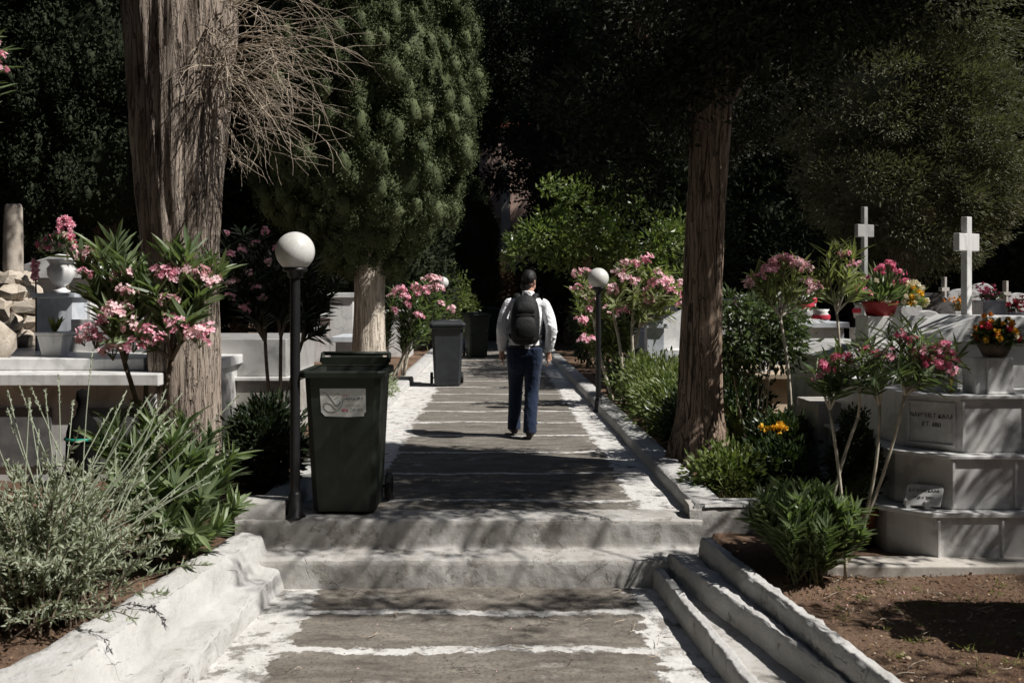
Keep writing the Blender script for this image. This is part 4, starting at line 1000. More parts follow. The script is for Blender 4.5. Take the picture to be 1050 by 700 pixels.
# headstone block with gabled lid and cross
hs = MB().box(3.12, 4.1, 6.85, 7.35, .891, 1.20).build('headstone', M['marble'], tomb, .006)
lid = MB().extr([(3.02, 1.203), (4.06, 1.203), (4.06, 1.30), (3.98, 1.375), (3.30, 1.385), (3.02, 1.245)], 'y', 6.80, 7.42).build('headstone_lid', M['marble2'], tomb, .006)
cross(MB(), 3.385, 7.12, 1.385, .70, .23, .058, .05, R(30), .74, .0, .125).build('cross', M['marble2'], tomb, .005)
MB().box(3.10, 3.17, 6.40, 6.58, .892, 1.12).box(3.172, 3.335, 6.38, 6.56, .892, 1.125).box(3.165, 3.345, 6.372, 6.57, .892, .905).build('vase_block', M['marble2'], tomb, .004)
MB().box(2.86, 3.06, 6.56, 6.75, .892, 1.20).box(2.845, 3.075, 6.55, 6.76, .892, .91).build('vase_block', M['marble2'], tomb, .004)
MB().lathe([(.0, 0), (.022, 0), (.008, .015), (.007, .05), (.02, .075), (.016, .10), (.022, .11)], 14, (2.99, 6.50, .892)).build('oil_lamp', M['gold'], tomb)
# small inscribed plaque leaning on the lowest step
pq = thing('plaque', 'small white inscribed marble plaque leaning on the lowest tomb step', 'plaque', (2.62, 6.33, .187))
q0 = np.array([2.60, 6.30, .195]); ub = np.array([.185, -.10, .012]); up_ = np.array([.045, .05, .125]); nn = np.cross(ub, up_); nn = nn / np.linalg.norm(nn) * .018
mb = MB(); V = [q0 + ub * u + up_ * v + nn * w for w in (0, 1) for u, v in ((0, 0), (1, 0), (1.02, .75), (.98, .95), (.06, 1), (0, .9))]
mb.add(V, [tuple(range(6))[::-1], tuple(range(6, 12))] + [(i, (i + 1) % 6, 6 + (i + 1) % 6, 6 + i) for i in range(6)])
mb.build('slab', M['marble2'], pq, .003)
MB().box(2.60, 2.635, 6.27, 6.31, .187, .235).box(2.70, 2.73, 6.21, 6.25, .187, .235).build('stand', M['marble2'], pq, .003)
e1 = Vector(ub).normalized(); e3 = Vector(nn).normalized()
if e3.y > 0: e3 = -e3
e2 = e3.cross(e1)
rotm = Matrix((e1, e2, e3)).transposed().to_euler()
front = nn if nn[1] < 0 else nn * 0
for s, v, sz in (('ΕΥΓΕΝΙΑ ΚΑΛΑ', .68, .025), ('1920 + 2001', .36, .025)):
    p = q0 + ub * .5 + up_ * v + front + np.array(e3) * .001 - np.array(pq.location)
    textmesh(s, sz, M['letter'], p, rotm, pq, ext=.0008)

# bouquet helper
def bouquet(label, c, rx_, rz, petals, seed, cat='flower arrangement', leafm='darkshrub', nleaf=260, ll=.10, lw=.03, nf=14, container=None, tm=LANCE, name='flower_arrangement', group=None, cl=None, fsz=.03, up=.4):
    r = np.random.default_rng(seed); c = np.array(c, float)
    root = thing(name, label, cat, c, group)
    d = unit(nleaf, r); d[:, 2] = np.abs(d[:, 2]) * .9 - .15
    pos = c + np.array([0, 0, rz * .35]) + d * np.array([rx_, rx_, rz]) * (.2 + .6 * r.random(nleaf))[:, None]
    MB().scatter(tm, pos, d + np.array([0, 0, up]) + unit(nleaf, r) * .4, np.array([0, 0, 1.]) + unit(nleaf, r) * .6, ll * (.6 + .7 * r.random(nleaf)), lw * (.7 + .5 * r.random(nleaf))).build('foliage', M[leafm], root)
    for pm in petals:
        mb = MB(); n = max(1, nf // len(petals))
        for _ in range(n):
            q = unit(1, r)[0]; q[2] = abs(q[2]) * .9; q[1] = -abs(q[1]) if r.random() < .75 else q[1]
            p = c + np.array([0, 0, rz * .4]) + q * np.array([rx_, rx_, rz]) * r.uniform(.75, 1.0)
            k = 12; dd = unit(k, r) + q * .9
            mb.scatter(DIA, np.repeat(p[None], k, 0) + unit(k, r) * fsz * .25, dd, unit(k, r), fsz, fsz * .9)
        mb.build('blossom', M[pm], root)
    if container: container(root, c)
    return root
def basket(root, c): MB().lathe([(.0, -.02), (.07, -.02), (.11, .06), (.105, .065), (.0, .05)], 18, c).build('basket', M['stemb'], root)
bouquet('orange and green funeral bouquet on the marble vase block', (3.26, 6.47, 1.15), .17, .20, ['orange', 'orange', 'yellow', 'cream', 'redp'], 31, nleaf=1100, ll=.055, lw=.020, nf=40, container=basket, fsz=.026, leafm='midleaf')
mb = MB(); 
pf = thing('palm_frond', 'single pale green frond sticking out from the orange bouquet', 'frond', (3.38, 6.46, 1.2))
c_ = bez((3.30, 6.46, 1.20), (3.72, 6.30, 1.22), (0, 0, .03), 14); mb.tube(c_, np.linspace(.005, .002, 14), 5)
for i in range(2, 14):
    for s in (-1, 1): mb.scatter(LANCE, c_[i][None], np.array([[.8, s * .5, .1 * s]]), np.array([[0, -.3, 1.]]), .13, .016)
mb.build('leaf_blade', M['hedge'], pf)

# second grave behind: slab, block, red pot
g = thing('tomb', 'marble tomb carrying a square block with the red flower pot', 'tomb', (3.5, 9.0, 0), 'marble tombs')
MB().box(2.95, 3.9, 8.5, 10.0, .0, .95).build('body', M['marble'], g, .01)
MB().extr([(2.88, .952), (3.96, .952), (3.96, 1.03), (3.55, 1.088), (3.15, 1.088), (2.88, .985)], 'y', 8.44, 10.05).build('lid', M['marble'], g, .008)
MB().box(3.20, 3.50, 8.5, 8.8, 1.135, 1.345).box(3.17, 3.53, 8.46, 8.83, 1.09, 1.134).build('flower_block', M['marble2'], g, .006)
def redpot(root, c): MB().lathe([(.0, -.0), (.11, 0), (.15, .10), (.155, .11), (.155, .125), (.145, .125), (.135, .10), (0, .09)], 24, c).build('pot', M['redpot'], root)
pr_ = bouquet('pink oleander cuttings in a red pot on a marble block', (3.35, 8.62, 1.347), .27, .32, ['cream', 'pinkd'], 33, leafm='ole', nleaf=240, ll=.17, lw=.028, nf=10, container=redpot, up=.7, cat='potted flowers', name='potted_flowers')
for dx, dz in ((-.02, .40), (.14, .36), (.05, .43), (.18, .28), (-.2, .22)): put_cluster(pr_, (3.33 + dx, 8.50, 1.347 + dz), 'pinkd', .62)
bouquet('cream and white blooms beside the red pot', (3.60, 8.55, 1.36), .12, .22, ['cream', 'cream', 'yellow'], 34, leafm='hedge', nleaf=120, ll=.08, lw=.03, nf=24, fsz=.035)
cr = thing('stone_cross', 'tall grey stone cross rising behind the red flower pot', 'cross', (3.55, 9.6, 1.1))
cross(MB(), 3.56, 9.55, 1.10, 1.27, .22, .05, .045, R(28), .82, 0, .12).build('cross_shaft', M['wallmarble'], cr, .006)
# third: dark block, fourth: tan tomb and niche, white graves
g = thing('gravestone', 'dark grey block gravestone behind the thin oleander stems', 'gravestone', (2.65, 7.9, -.1))
MB().box(2.53, 2.80, 7.75, 8.3, -.12, .68).build('block', M['concrete'], g, .008)
g = thing('tomb', 'tan stone tomb with slanted sides beside the yellow flowers', 'tomb', (3.2, 11, 0), 'marble tombs')
MB().frustum((2.78, 3.75, 10.7, 12.0), (2.95, 3.65, 10.8, 11.9), .20, .62).build('body', M['tan'], g, .01)
MB().box(2.80, 3.80, 10.65, 12.05, .622, .68).build('lid', M['tan'], g, .008)
MB().box(2.70, 3.9, 10.5, 12.1, .0, .19).build('base', M['tan'], g, .01)
MB().frustum((2.95, 3.10, 10.95, 11.1), (3.0, 3.06, 11.0, 11.05), .682, 1.0).build('finial', M['marble2'], g, .005)
g = thing('tomb', 'blue grey niche tomb with a small square opening behind the tan tomb', 'tomb', (3.6, 12.4, 0), 'marble tombs')
MB().box(3.35, 4.3, 12.2, 13.0, .0, 1.12).build('body', M['marble3'], g, .01); MB().box(3.30, 4.35, 12.15, 13.05, 1.122, 1.19).build('lid', M['marble3'], g, .006)
MB().box(3.62, 3.76, 12.185, 12.21, .84, .99).build('niche', M['black'], g)
for i, (x0, x1, y, h) in enumerate([(2.88, 3.35, 13.2, .78), (3.45, 4.0, 14.6, 1.0)]):
    g = thing('gravestone', ['low white marble grave slab right of the brown trunk', 'taller white marble grave seen past the dark foliage'][i], 'gravestone', (x0, y, 0), 'white gravestones')
    MB().box(x0, x1, y, y + .8, 0, h).build('body', M['marble2'], g, .008); MB().box(x0 - .03, x1 + .03, y - .03, y + .83, h + .002, h + .06).build('lid', M['marble2'], g, .006)
# white graves left of trunk, with pilaster
g = thing('tomb', 'white marble tomb with square pillar left of the brown trunk', 'tomb', (2.5, 14.2, 0), 'marble tombs')
MB().box(2.12, 2.42, 13.9, 14.2, .0, .55).box(2.15, 2.39, 13.93, 14.17, .552, 1.06).box(2.10, 2.44, 13.88, 14.22, 1.062, 1.12).box(2.16, 2.38, 13.94, 14.16, 1.122, 1.2).build('pillar', M['marble3'], g, .006)
MB().box(2.45, 3.2, 14.0, 15.4, .0, .75).extr([(2.45, .752), (3.2, .752), (3.2, 1.25), (2.85, 1.32), (2.45, 1.1)], 'y', 14.6, 15.0).build('body', M['marble2'], g, .008)
MB().box(2.55, 2.58, 13.98, 13.999, .15, .7).box(2.75, 2.78, 13.98, 13.999, .15, .7).build('relief', M['marble3'], g)
g = thing('tomb', 'far white marble tomb half hidden by pink oleander', 'tomb', (2.6, 17.5, 0), 'marble tombs')
MB().box(2.5, 3.5, 17.2, 18.6, 0, .9).box(2.7, 3.3, 17.8, 18.3, .902, 1.5).build('body', M['marble2'], g, .01)
# far rows at right: headstones, crosses, figures, urns
def far_head(x, y, h, w=.5, kind=0):
    lab = ['small far white headstone with rounded top in the sunny row', 'small far white cross above the grave row at right', 'far dark gabled shrine among the white graves', 'far white urn with red ribbon on a plinth'][kind]
    g = thing(['headstone', 'grave_cross', 'grave_shrine', 'grave_urn'][kind], lab, ['headstone', 'cross', 'shrine', 'urn'][kind], (x, y, 0), 'graves in the far right rows')
    if kind == 0:
        a = np.linspace(0, np.pi, 9); poly = [(x - w / 2, .0), (x + w / 2, 0)] + [(x + w / 2 * math.cos(t), h - w / 2 + w / 2 * math.sin(t)) for t in a]
        MB().extr(poly, 'y', y, y + .14).build('slab', M['marble'], g, .01)
    elif kind == 1:
        MB().box(x - .25, x + .25, y - .2, y + .3, 0, h - .75).build('plinth', M['marble2'], g, .01)
        cross(MB(), x, y, h - .749, .75, .24, .07, .07, R(35), .70).build('cross_shaft', M['concrete'], g, .005)
    elif kind == 2:
        MB().extr([(x - w / 2, 0), (x + w / 2, 0), (x + w / 2, h - .25), (x, h), (x - w / 2, h - .25)], 'y', y, y + .5).build('body', M['darkstone'], g, .01)
    else:
        MB().box(x - .2, x + .2, y - .2, y + .2, 0, h - .5).build('plinth', M['marble'], g, .01)
        MB().lathe([(.0, 0), (.10, 0), (.05, .05), (.17, .22), (.19, .36), (.14, .44), (.18, .5), (0, .48)], 16, (x, y, h - .499)).build('urn_bowl', M['marble2'], g)
        MB().lathe([(.192, .30), (.2, .34), (.192, .39)], 16, (x, y, h - .499)).build('ribbon', M['redp'], g)
for i, (px, py, Y, k, w) in enumerate([(947, 302, 17, 3, .4), (962, 300, 16, 2, .75), (968, 284, 18, 1, .3), (935, 312, 15, 0, .5), (1008, 290, 18, 0, .5), (1020, 302, 17, 0, .35), (1031, 288, 17, 1, .3), (1000, 308, 15, 3, .4), (1045, 300, 19, 0, .5), (915, 300, 19, 0, .5), (1030, 312, 14, 2, .7), (985, 296, 20, 0, .6), (952, 318, 13.5, 0, .5), (1060, 296, 18, 1, .3)]):
    p = P(px, py, Y); far_head(p[0], Y, p[2], w, k)
rg = np.random.default_rng(77)
for i in range(26):
    Y = rg.uniform(14.5, 22); px = rg.uniform(745, 1060); py = rg.uniform(296, 318)
    p = P(px, py, Y)
    if p[0] > 3.6: far_head(p[0], Y, p[2], rg.uniform(.3, .6), int(rg.choice([0, 0, 1, 3, 3])))
for i, (px, py, Y, pm) in enumerate([(930, 306, 14, 'redp'), (1014, 300, 13, 'pinkd'), (905, 312, 15, 'cream'), (760, 318, 15, 'pink2'), (985, 312, 14.5, 'orange'), (1040, 312, 13, 'redp')]):
    p = P(px, py, Y)
    g = thing('flower_bunch', ['far red flower bunch on the sunny grave row', 'far deep pink flower bunch right of the white cross', 'far cream flower bunch left of the red flowers', 'far pale pink flowers just right of the brown trunk', 'far orange flowers behind the white cross', 'far red flowers at the right picture edge'][i], 'flowers', (p[0], Y, 0), 'flowers on the far graves')
    MB().box(p[0] - .15, p[0] + .15, Y - .15, Y + .15, 0, p[2] - .1).build('plinth', M['marble'], g, .01)
    mb = MB()
    for q in range(40):
        c_ = p + rg.normal(size=3) * np.array([.07, .05, .05]); mb.scatter(DIA, np.repeat(c_[None], 5, 0), unit(5, rg), unit(5, rg), .036, .03)
    mb.build('blossom', M[pm], g)
    MB().scatter(DIA, np.repeat(p[None], 70, 0) + rg.normal(size=(70, 3)) * .05 - (0, 0, .06), unit(70, rg), unit(70, rg), .12, .03).build('foliage', M['midleaf'], g)
# grave at right frame edge with dark glazed side
g = thing('tomb', 'tomb with dark glass pane at the right picture edge', 'tomb', (4.2, 8.0, 0), 'marble tombs')
MB().box(3.92, 5.2, 7.95, 9.2, .0, .92).box(3.92, 5.2, 8.0, 9.2, .922, 1.32).build('body', M['marble2'], g, .008); MB().box(3.98, 5.1, 7.985, 7.999, .96, 1.28).build('pane', M['glass'], g)
# tomb just outside the frame that throws its shadow on the soil
g = thing('tomb', 'plain marble tomb outside the right picture edge shading the soil', 'tomb', (3.6, 5.0, -.2), 'marble tombs')
MB().box(3.15, 4.6, 4.45, 5.2, -.25, 1.05).build('body', M['marble'], g, .01)
cross(MB(), 3.3, 4.62, 1.051, .55, .34, .09, .09, R(75), .66).build('cross', M['marble2'], g, .005)
# ------------------------------------------------------------------ graves, left
g = thing('tomb', 'long low white marble chest tomb behind the grey shrub at left', 'tomb', (-3.6, 8.2, 0), 'marble tombs')
MB().box(-5.5, -2.72, 8.0, 10.7, .0, .80).build('body', M['marble'], g, .008)
MB().box(-5.6, -2.66, 7.90, 10.8, .802, .90).build('lid', M['marble2'], g, .01)
MB().box(-5.5, -2.9, 8.25, 10.7, .902, 1.0).build('upper_slab', M['marble2'], g, .008)
for x in (-4.75, -4.05, -3.35): MB().box(x, x + .5, 7.98, 7.999, .15, .62).build('side_panel', M['darkstone'], g)
cm = thing('broken_column', 'broken round stone column on a rubble base at the left edge', 'monument', (-4.15, 8.75, 1.0))
MB().lathe([(.0, .0), (.085, 0), (.088, .1), (.084, .4), (.078, .66), (.07, .69), (.05, .70), (.0, .69)], 24, (-4.24, 8.75, 1.62)).lump(.008, 7., .6).build('column_shaft', M['colstone'], cm)
mb = MB(); r4 = np.random.default_rng(4)
for lay, (z, n, rd) in enumerate([(1.07, 9, .30), (1.22, 8, .26), (1.36, 8, .22), (1.50, 7, .17), (1.60, 6, .12)]):
    for k in range(n):
        a = k * 2 * np.pi / n + lay * .4
        b = MB().ball((-4.24 + rd * math.cos(a) * .9, 8.75 + rd * math.sin(a) * .8, z), (.09 + .05 * r4.random(), .09 + .03 * r4.random(), .065 + .04 * r4.random()), 7, 5); b.lump(.05, 9., .6)
        mb.add(b.V[0], [tuple(x) for f, _, _ in b.Fc for x in f], 0, False)
mb.lathe([(.0, .0), (.26, .0), (.12, .62), (0, .63)], 12, (-4.24, 8.75, 1.0)).build('rubble_base', M['rubble'], cm)
cm.location = (-4.80, 10.15, 1.0); cm.scale = (1.1, 1.1, 1.1)
b = MB().ball((-4.22, 8.42, 1.12), (.17, .11, .19), 9, 7); b.lump(.06, 5., .6); tag(b.build('boulder', M['rubble'], origin=(-4.22, 8.42, 1.0)), 'big rough rounded stone against the rubble base of the column', 'stone')
pp = thing('planter', 'small square marble planter on the white slab right of the rubble', 'planter', (-3.76, 8.6, 1.0))
MB().frustum((-3.86, -3.70, 8.5, 8.66), (-3.89, -3.67, 8.47, 8.69), 1.0, 1.18).box(-3.905, -3.655, 8.455, 8.705, 1.182, 1.21).build('box', M['marble2'], pp, .005)
MB().scatter(LANCE, np.tile([[-3.78, 8.58, 1.2]], (9, 1)), unit(9) * .5 + np.array([0, 0, 1.]), unit(9), .16, .03).build('sprig', M['grass'], pp)
g = thing('pedestal', 'square marble pedestal under the white urn', 'pedestal', (-4.05, 9.6, 0), 'marble tombs')
MB().box(-4.32, -3.98, 9.4, 9.75, .0, 1.50).box(-4.36, -3.94, 9.36, 9.79, 1.502, 1.545).build('shaft', M['marble3'], g, .006)
u = thing('urn', 'white stone urn full of pink flowers on a marble pedestal', 'urn', (-4.15, 9.55, 1.547))
MB().lathe([(.0, 0), (.085, 0), (.085, .02), (.05, .035), (.04, .06), (.085, .10), (.125, .17), (.13, .23), (.10, .27), (.13, .31), (.14, .315), (.12, .32), (0, .30)], 24, (-4.15, 9.55, 1.547)).build('bowl', M['marble2'], u)
bouquet('white and pink mixed flowers filling the white urn at left', (-4.15, 9.5, 1.87), .20, .19, ['pink2', 'cream', 'pinkd', 'cream'], 41, leafm='ole', nleaf=150, ll=.11, lw=.03, nf=44, fsz=.03)
w = thing('wreath', 'tall oval pink flower wreath with white bottom on a stand', 'wreath', (-4.22, 10.0, 1.0))
wc = P(67, 236, 9.9); mb = MB(); mb2 = MB(); rr_ = np.random.default_rng(8)
for k in range(150):
    a = rr_.uniform(0, 6.28); p = wc + np.array([math.cos(a) * .055, rr_.normal() * .02, math.sin(a) * .115]) + unit(1, rr_)[0] * .02
    (mb2 if math.sin(a) < -.72 else mb).scatter(DIA, np.repeat(p[None], 6, 0), unit(6, rr_), unit(6, rr_), .03, .028)
mb.build('pink_flower_ring', M['pink'], w); mb2.build('white_flower_ring', M['cream'], w)
MB().tube([wc + (0, .05, .1), (wc[0], wc[1] + .05, .9)], .012, 6).build('stand', M['stemb'], w)
w = thing('flower_garland', 'narrow pink flower garland hanging beside the white urn', 'garland', P(36, 275, 9.45))
mb = MB()
for k in range(60):
    p = P(36, 268 + 18 * rr_.random(), 9.4) + unit(1, rr_)[0] * .025
    mb.scatter(DIA, np.repeat(p[None], 5, 0), unit(5, rr_), unit(5, rr_), .03, .028)
mb.build('flower_strand', M['pink'], w)
MB().tube([P(36, 262, 9.4), P(37, 300, 9.4), (P(37, 300, 9.4)[0], 9.4, 1.0)], .008, 5).build('stand', M['stemb'], w)
g = thing('mausoleum', 'small white gabled mausoleum far left behind the urn', 'tomb', (-4.9, 12.5, 0), 'marble tombs')
pa, pb = P(66, 283, 12.0), P(93, 283, 12.0)
MB().box(pa[0] - .5, pb[0], 12.0, 13.5, .0, 1.72).build('body', M['marble2'], g, .01)
MB().extr([(pa[0] - .6, 1.722), (pb[0] + .06, 1.722), (pb[0] + .06, 1.80), (pb[0] - .36, 2.02), (pa[0] - .6, 1.85)], 'y', 11.93, 13.6).build('gable_roof', M['marble2'], g, .01)
g = thing('headstone', 'grey streaked marble slab between the planter and the oleander', 'headstone', (-3.6, 9.3, 0), 'white gravestones')
MB().box(-3.93, -3.25, 9.25, 9.37, .9, 1.30).build('slab', M['marble'], g, .006)
for i, (px0, px1, py, Y) in enumerate([(112, 140, 268, 15), (120, 150, 290, 13)]):
    a_, b_ = P(px0, py, Y), P(px1, py, Y)
    g = thing('headstone', ['distant pale headstone left of the thick trunk', 'distant low pale headstone beside the thick trunk'][i], 'headstone', (a_[0], Y, 0), 'white gravestones')
    MB().box(a_[0], b_[0], Y, Y + .2, 0, a_[2]).build('slab', M['marble2'], g, .01)
g = thing('tomb', 'two tone marble grave wall between the thick trunk and the lamp', 'tomb', (-2.6, 10.6, 0), 'marble tombs')
MB().box(-3.4, -2.16, 10.5, 12.2, .0, .62).build('base', M['concrete'], g, .008)
MB().box(-3.44, -2.12, 10.46, 12.24, .622, .66).build('lip', M['marble2'], g, .005)
MB().box(-3.4, -2.2, 10.55, 12.2, .662, 1.06).build('body', M['wallmarble'], g, .008)
MB().box(-2.15, -2.08, 10.48, 10.60, .0, .60).build('edge_post', M['marble2'], g, .005)
for i, (px0, px1, py, Y, mk) in enumerate([(338, 362, 300, 19, 'marble2'), (344, 366, 345, 17, 'marble3'), (318, 345, 322, 22, 'marble2'), (394, 420, 318, 24, 'marble2')]):
    a_, b_ = P(px0, py, Y), P(px1, py, Y)
    g = thing('tomb', ['white tomb glimpsed left of the pale cypress trunk', 'blue grey tomb low beside the pale cypress trunk', 'far white tomb behind the dark oleander', 'far white tomb right of the pale cypress trunk'][i], 'tomb', (a_[0], Y, 0), 'marble tombs')
    MB().box(a_[0], b_[0], Y, Y + 1.2, 0, a_[2] - .1).build('body', M[mk], g, .01); MB().box(a_[0] - .06, b_[0] + .06, Y - .05, Y + 1.25, a_[2] - .098, a_[2]).build('lid', M[mk], g, .008)
# black lantern on the ground in front of the chest tomb
ln = thing('grave_lantern', 'black iron grave lantern with round knob before the chest tomb', 'lantern', (-3.22, 7.75, .02))
lx, ly = -3.2, 7.75
MB().lathe([(.0, .0), (.11, .0), (.13, .05), (.12, .36), (.10, .44), (.045, .50), (.035, .58), (.05, .62), (.045, .68), (.0, .70)], 16, (lx, ly, .1)).build('body', M['dullblack'], ln)
MB().lathe([(.13, .30), (.14, .31), (.13, .325)], 16, (lx, ly, .1)).build('ribbon', M['teal'], ln)

# ------------------------------------------------------------------ plants
# left foreground oleander, flowers in front of the trunk
Yo = 6.35
tips = [P(px, py, Yo + dy) for px, py, dy in [(85, 268, .1), (105, 262, 0), (118, 255, .1), (130, 272, -.1), (150, 285, 0), (175, 262, .05), (192, 262, -.1), (210, 272, .1), (222, 280, 0), (95, 300, -.1), (160, 300, -.2), (205, 300, -.1), (120, 330, -.25), (190, 330, -.2), (140, 345, -.25)]]
fl = [P(px, py, Yo - .12 + dy) for px, py, dy in [(86, 282, 0), (92, 262, .1), (124, 286, 0), (130, 300, -.1), (172, 280, 0), (168, 283, -.05), (186, 279, 0), (200, 283, 0), (208, 288, .05), (105, 330, -.1), (92, 342, -.1), (84, 350, -.05), (100, 350, -.15), (120, 322, -.15), (135, 335, -.15), (150, 342, -.2), (162, 350, -.2), (178, 330, -.1), (186, 340, -.15), (198, 345, -.15), (212, 342, -.05), (206, 352, -.1), (115, 362, -.15), (138, 355, -.2), (172, 310, -.1)]]
base = np.array([-2.15, 6.4, -.1])
oleander('tall pink oleander flowering in front of the thick grey trunk', base, tips, fl, 'pink', .20, .036, 15, .30, 'ole', 'stemb', .015, seed=3, fs=.88, spread=.04, bend=.10, hubs=[P(150, 395, 6.35), P(128, 372, 6.3), P(176, 368, 6.3)], upw=.95)
# leafy shoots at its foot
tips = [P(px, py, Y) for px, py, Y in [(105, 455, 6.0), (120, 440, 6.2), (140, 462, 5.9), (160, 440, 6.1), (178, 455, 6.0), (195, 470, 6.1), (212, 480, 6.2), (228, 492, 6.3), (240, 520, 6.3), (205, 510, 5.9), (180, 500, 5.8), (150, 500, 5.7), (125, 500, 5.7), (225, 540, 6.1), (200, 545, 5.8), (170, 530, 5.7), (236, 470, 6.5), (215, 450, 6.5), (190, 435, 6.4), (150, 425, 6.3)]]
oleander('leafy green oleander shoots without flowers at the left wall end', (-2.0, 6.15, -.12), tips, [], 'pink', .18, .034, 17, .25, 'ole', 'stemg', .009, seed=5, spread=.16, upw=1.1)
# silver lavender shrub
lv = thing('lavender_bush', 'silvery grey lavender bush spilling over the left wall', 'shrub', (-2.2, 5.0, -.13)); r = np.random.default_rng(12)
sb = MB(); fb = MB(); st = MB()
for k in range(200):
    a = r.uniform(0, 6.28); el = r.uniform(.15, 1.45)
    L = r.uniform(.4, .82) * (1 if el > .5 else .95) * (1.25 if r.random() < .15 else 1)
    b0 = np.array([-2.25 + r.normal() * .1, 5.05 + r.normal() * .12, -.12])
    tp = b0 + np.array([math.cos(a) * math.cos(el) * L * 1.0, math.sin(a) * math.cos(el) * L * .85, math.sin(el) * L * 1.05])
    c = bez(b0, tp, (0, 0, .08), 9); sb.tube(c, np.linspace(.006, .002, 9), 4, caps=False)
    n = 64; q = r.uniform(.22, 1, n) * 7.99; j = q.astype(int); p = c[j] + (c[j + 1] - c[j]) * (q - j)[:, None]
    ax = tp - b0; fb.scatter(DIA, p, ax / L * .8 + unit(n, r) * .8, unit(n, r), r.uniform(.6, 1.3, n) * .046, .0125)
sb.build('stem', M['stemb'], lv); fb.build('foliage', M['lav'], lv)
for k, (px, py) in enumerate([(px_, py_) for px_, py_ in zip(r.uniform(-20, 250, 26), r.uniform(395, 500, 26))] + [(20, 395), (60, 385), (8, 420), (95, 360), (40, 440), (170, 400), (120, 440), (160, 455), (205, 430), (75, 410), (130, 400), (215, 470), (185, 500), (225, 480), (30, 412)]):
    b0 = np.array([-2.2 + r.normal() * .12, 5.05 + r.normal() * .1, .15]); tp = P(px, py, 5.1 + r.uniform(-.1, .5))
    c = bez(b0, tp, unit(1, r)[0] * .03, 8); s_ = MB().tube(c, np.linspace(.0042, .0022, 8), 5)
    n = 26; q = r.uniform(5.9, 6.99, n); j = q.astype(int); p = c[j] + (c[j + 1] - c[j]) * (q - j)[:, None]
    s_.scatter(DIA, p, (tp - b0) + unit(n, r) * .6, unit(n, r), .018, .009); s_.build('flower_stalk', M['lav'], lv)
# right foreground oleander
Yr = 6.0
tips = [P(px, py, Yr + dy) for px, py, dy in [(838, 382, 0), (848, 370, .1), (862, 362, .1), (874, 372, -.1), (884, 358, -.1), (893, 352, 0), (903, 366, -.1), (912, 345, .1), (925, 333, .05), (936, 340, 0), (946, 350, -.1), (957, 358, .1), (968, 358, 0), (980, 368, .05), (898, 388, -.15), (922, 382, -.15), (866, 392, -.1), (948, 384, -.1), (972, 388, 0), (935, 366, .1), (852, 396, -.05), (885, 384, .1)]]
fl = [P(px, py, Yr - .05) for px, py in [(846, 378), (858, 368), (840, 388), (887, 360), (897, 364), (868, 370), (924, 348), (944, 362), (958, 360), (968, 356), (975, 364), (980, 372), (974, 382), (966, 374), (950, 372), (910, 368), (936, 350)]]
oleander('slender pink oleander leaning before the stepped marble tomb', (2.02, 5.95, -.15), tips, fl, 'pinkd', .14, .021, 10, .30, 'ole', 'stemw', .009, seed=8, fs=.60, spread=.10, bend=.12, hubs=[P(851, 420, 6.0), P(880, 428, 5.95), P(902, 415, 6.0), P(928, 405, 6.0)], upw=.55)
tips = []
for k in range(46):
    a = r.uniform(0, 6.28); d = r.uniform(.05, .34); tips.append((1.84 + math.cos(a) * d, 5.9 + math.sin(a) * d * .8, .05 + .27 * math.sqrt(max(0, 1 - (d / .36) ** 2)) + r.uniform(-.05, .06)))
oleander('low green oleander clump at the corner of the bare soil', (1.84, 5.88, -.16), tips, [], 'pink', .13, .021, 24, .15, 'ole', 'stemg', .006, seed=9, spread=.09, upw=1.3)
# oleander right of trunk with dark leafy mass
shrub('dark leafy bush hanging right of the brown planter trunk', (2.42, 9.15, 0.0), (.45, .4, .4), 3400, .070, .036, 'midleaf', seed=14, lobe=.13, blobs=[((2.33, 9.1, 1.16), (.40, .3, .27)), ((2.58, 9.15, 1.30), (.34, .3, .25)), ((2.15, 9.1, .95), (.22, .2, .2)), ((2.66, 9.2, 1.03), (.24, .2, .2)), ((2.2, 9.15, 1.42), (.22, .2, .16))], up=-.1, stem='stemw')
tips = [P(px, py, 8.3 + dy) for px, py, dy in [(775, 285, 0), (790, 275, .1), (805, 270, 0), (820, 275, .1), (828, 290, 0), (812, 300, -.1), (785, 302, -.1), (840, 300, 0)]]
fl = [P(px, py, 8.25) for px, py in [(768, 293), (776, 285), (798, 268), (808, 268), (818, 272), (828, 276), (838, 292), (790, 276)]]
oleander('pink oleander sprig above the dark bush right of the trunk', (2.45, 8.35, .0), tips, fl, 'pink', .16, .026, 12, .4, 'ole_lime', 'stemw', .012, seed=15, fs=.8, hubs=[P(800, 325, 8.3)], upw=.8)
tips = [P(px, py, 8.0 + dy) for px, py, dy in [(850, 262, 0), (862, 255, 0), (875, 262, .1), (842, 285, 0), (870, 285, -.1), (880, 300, 0), (855, 310, 0)]]
fl = [P(px, py, 7.95) for px, py in [(866, 262), (876, 272), (828, 290), (836, 298)]]
oleander('sparse tall oleander just left of the red flower pot', (2.72, 8.1, .0), tips, fl, 'pink', .17, .024, 12, .4, 'ole_lime', 'stemw', .011, seed=16, fs=.55, hubs=[P(858, 320, 8.0)], upw=.8)
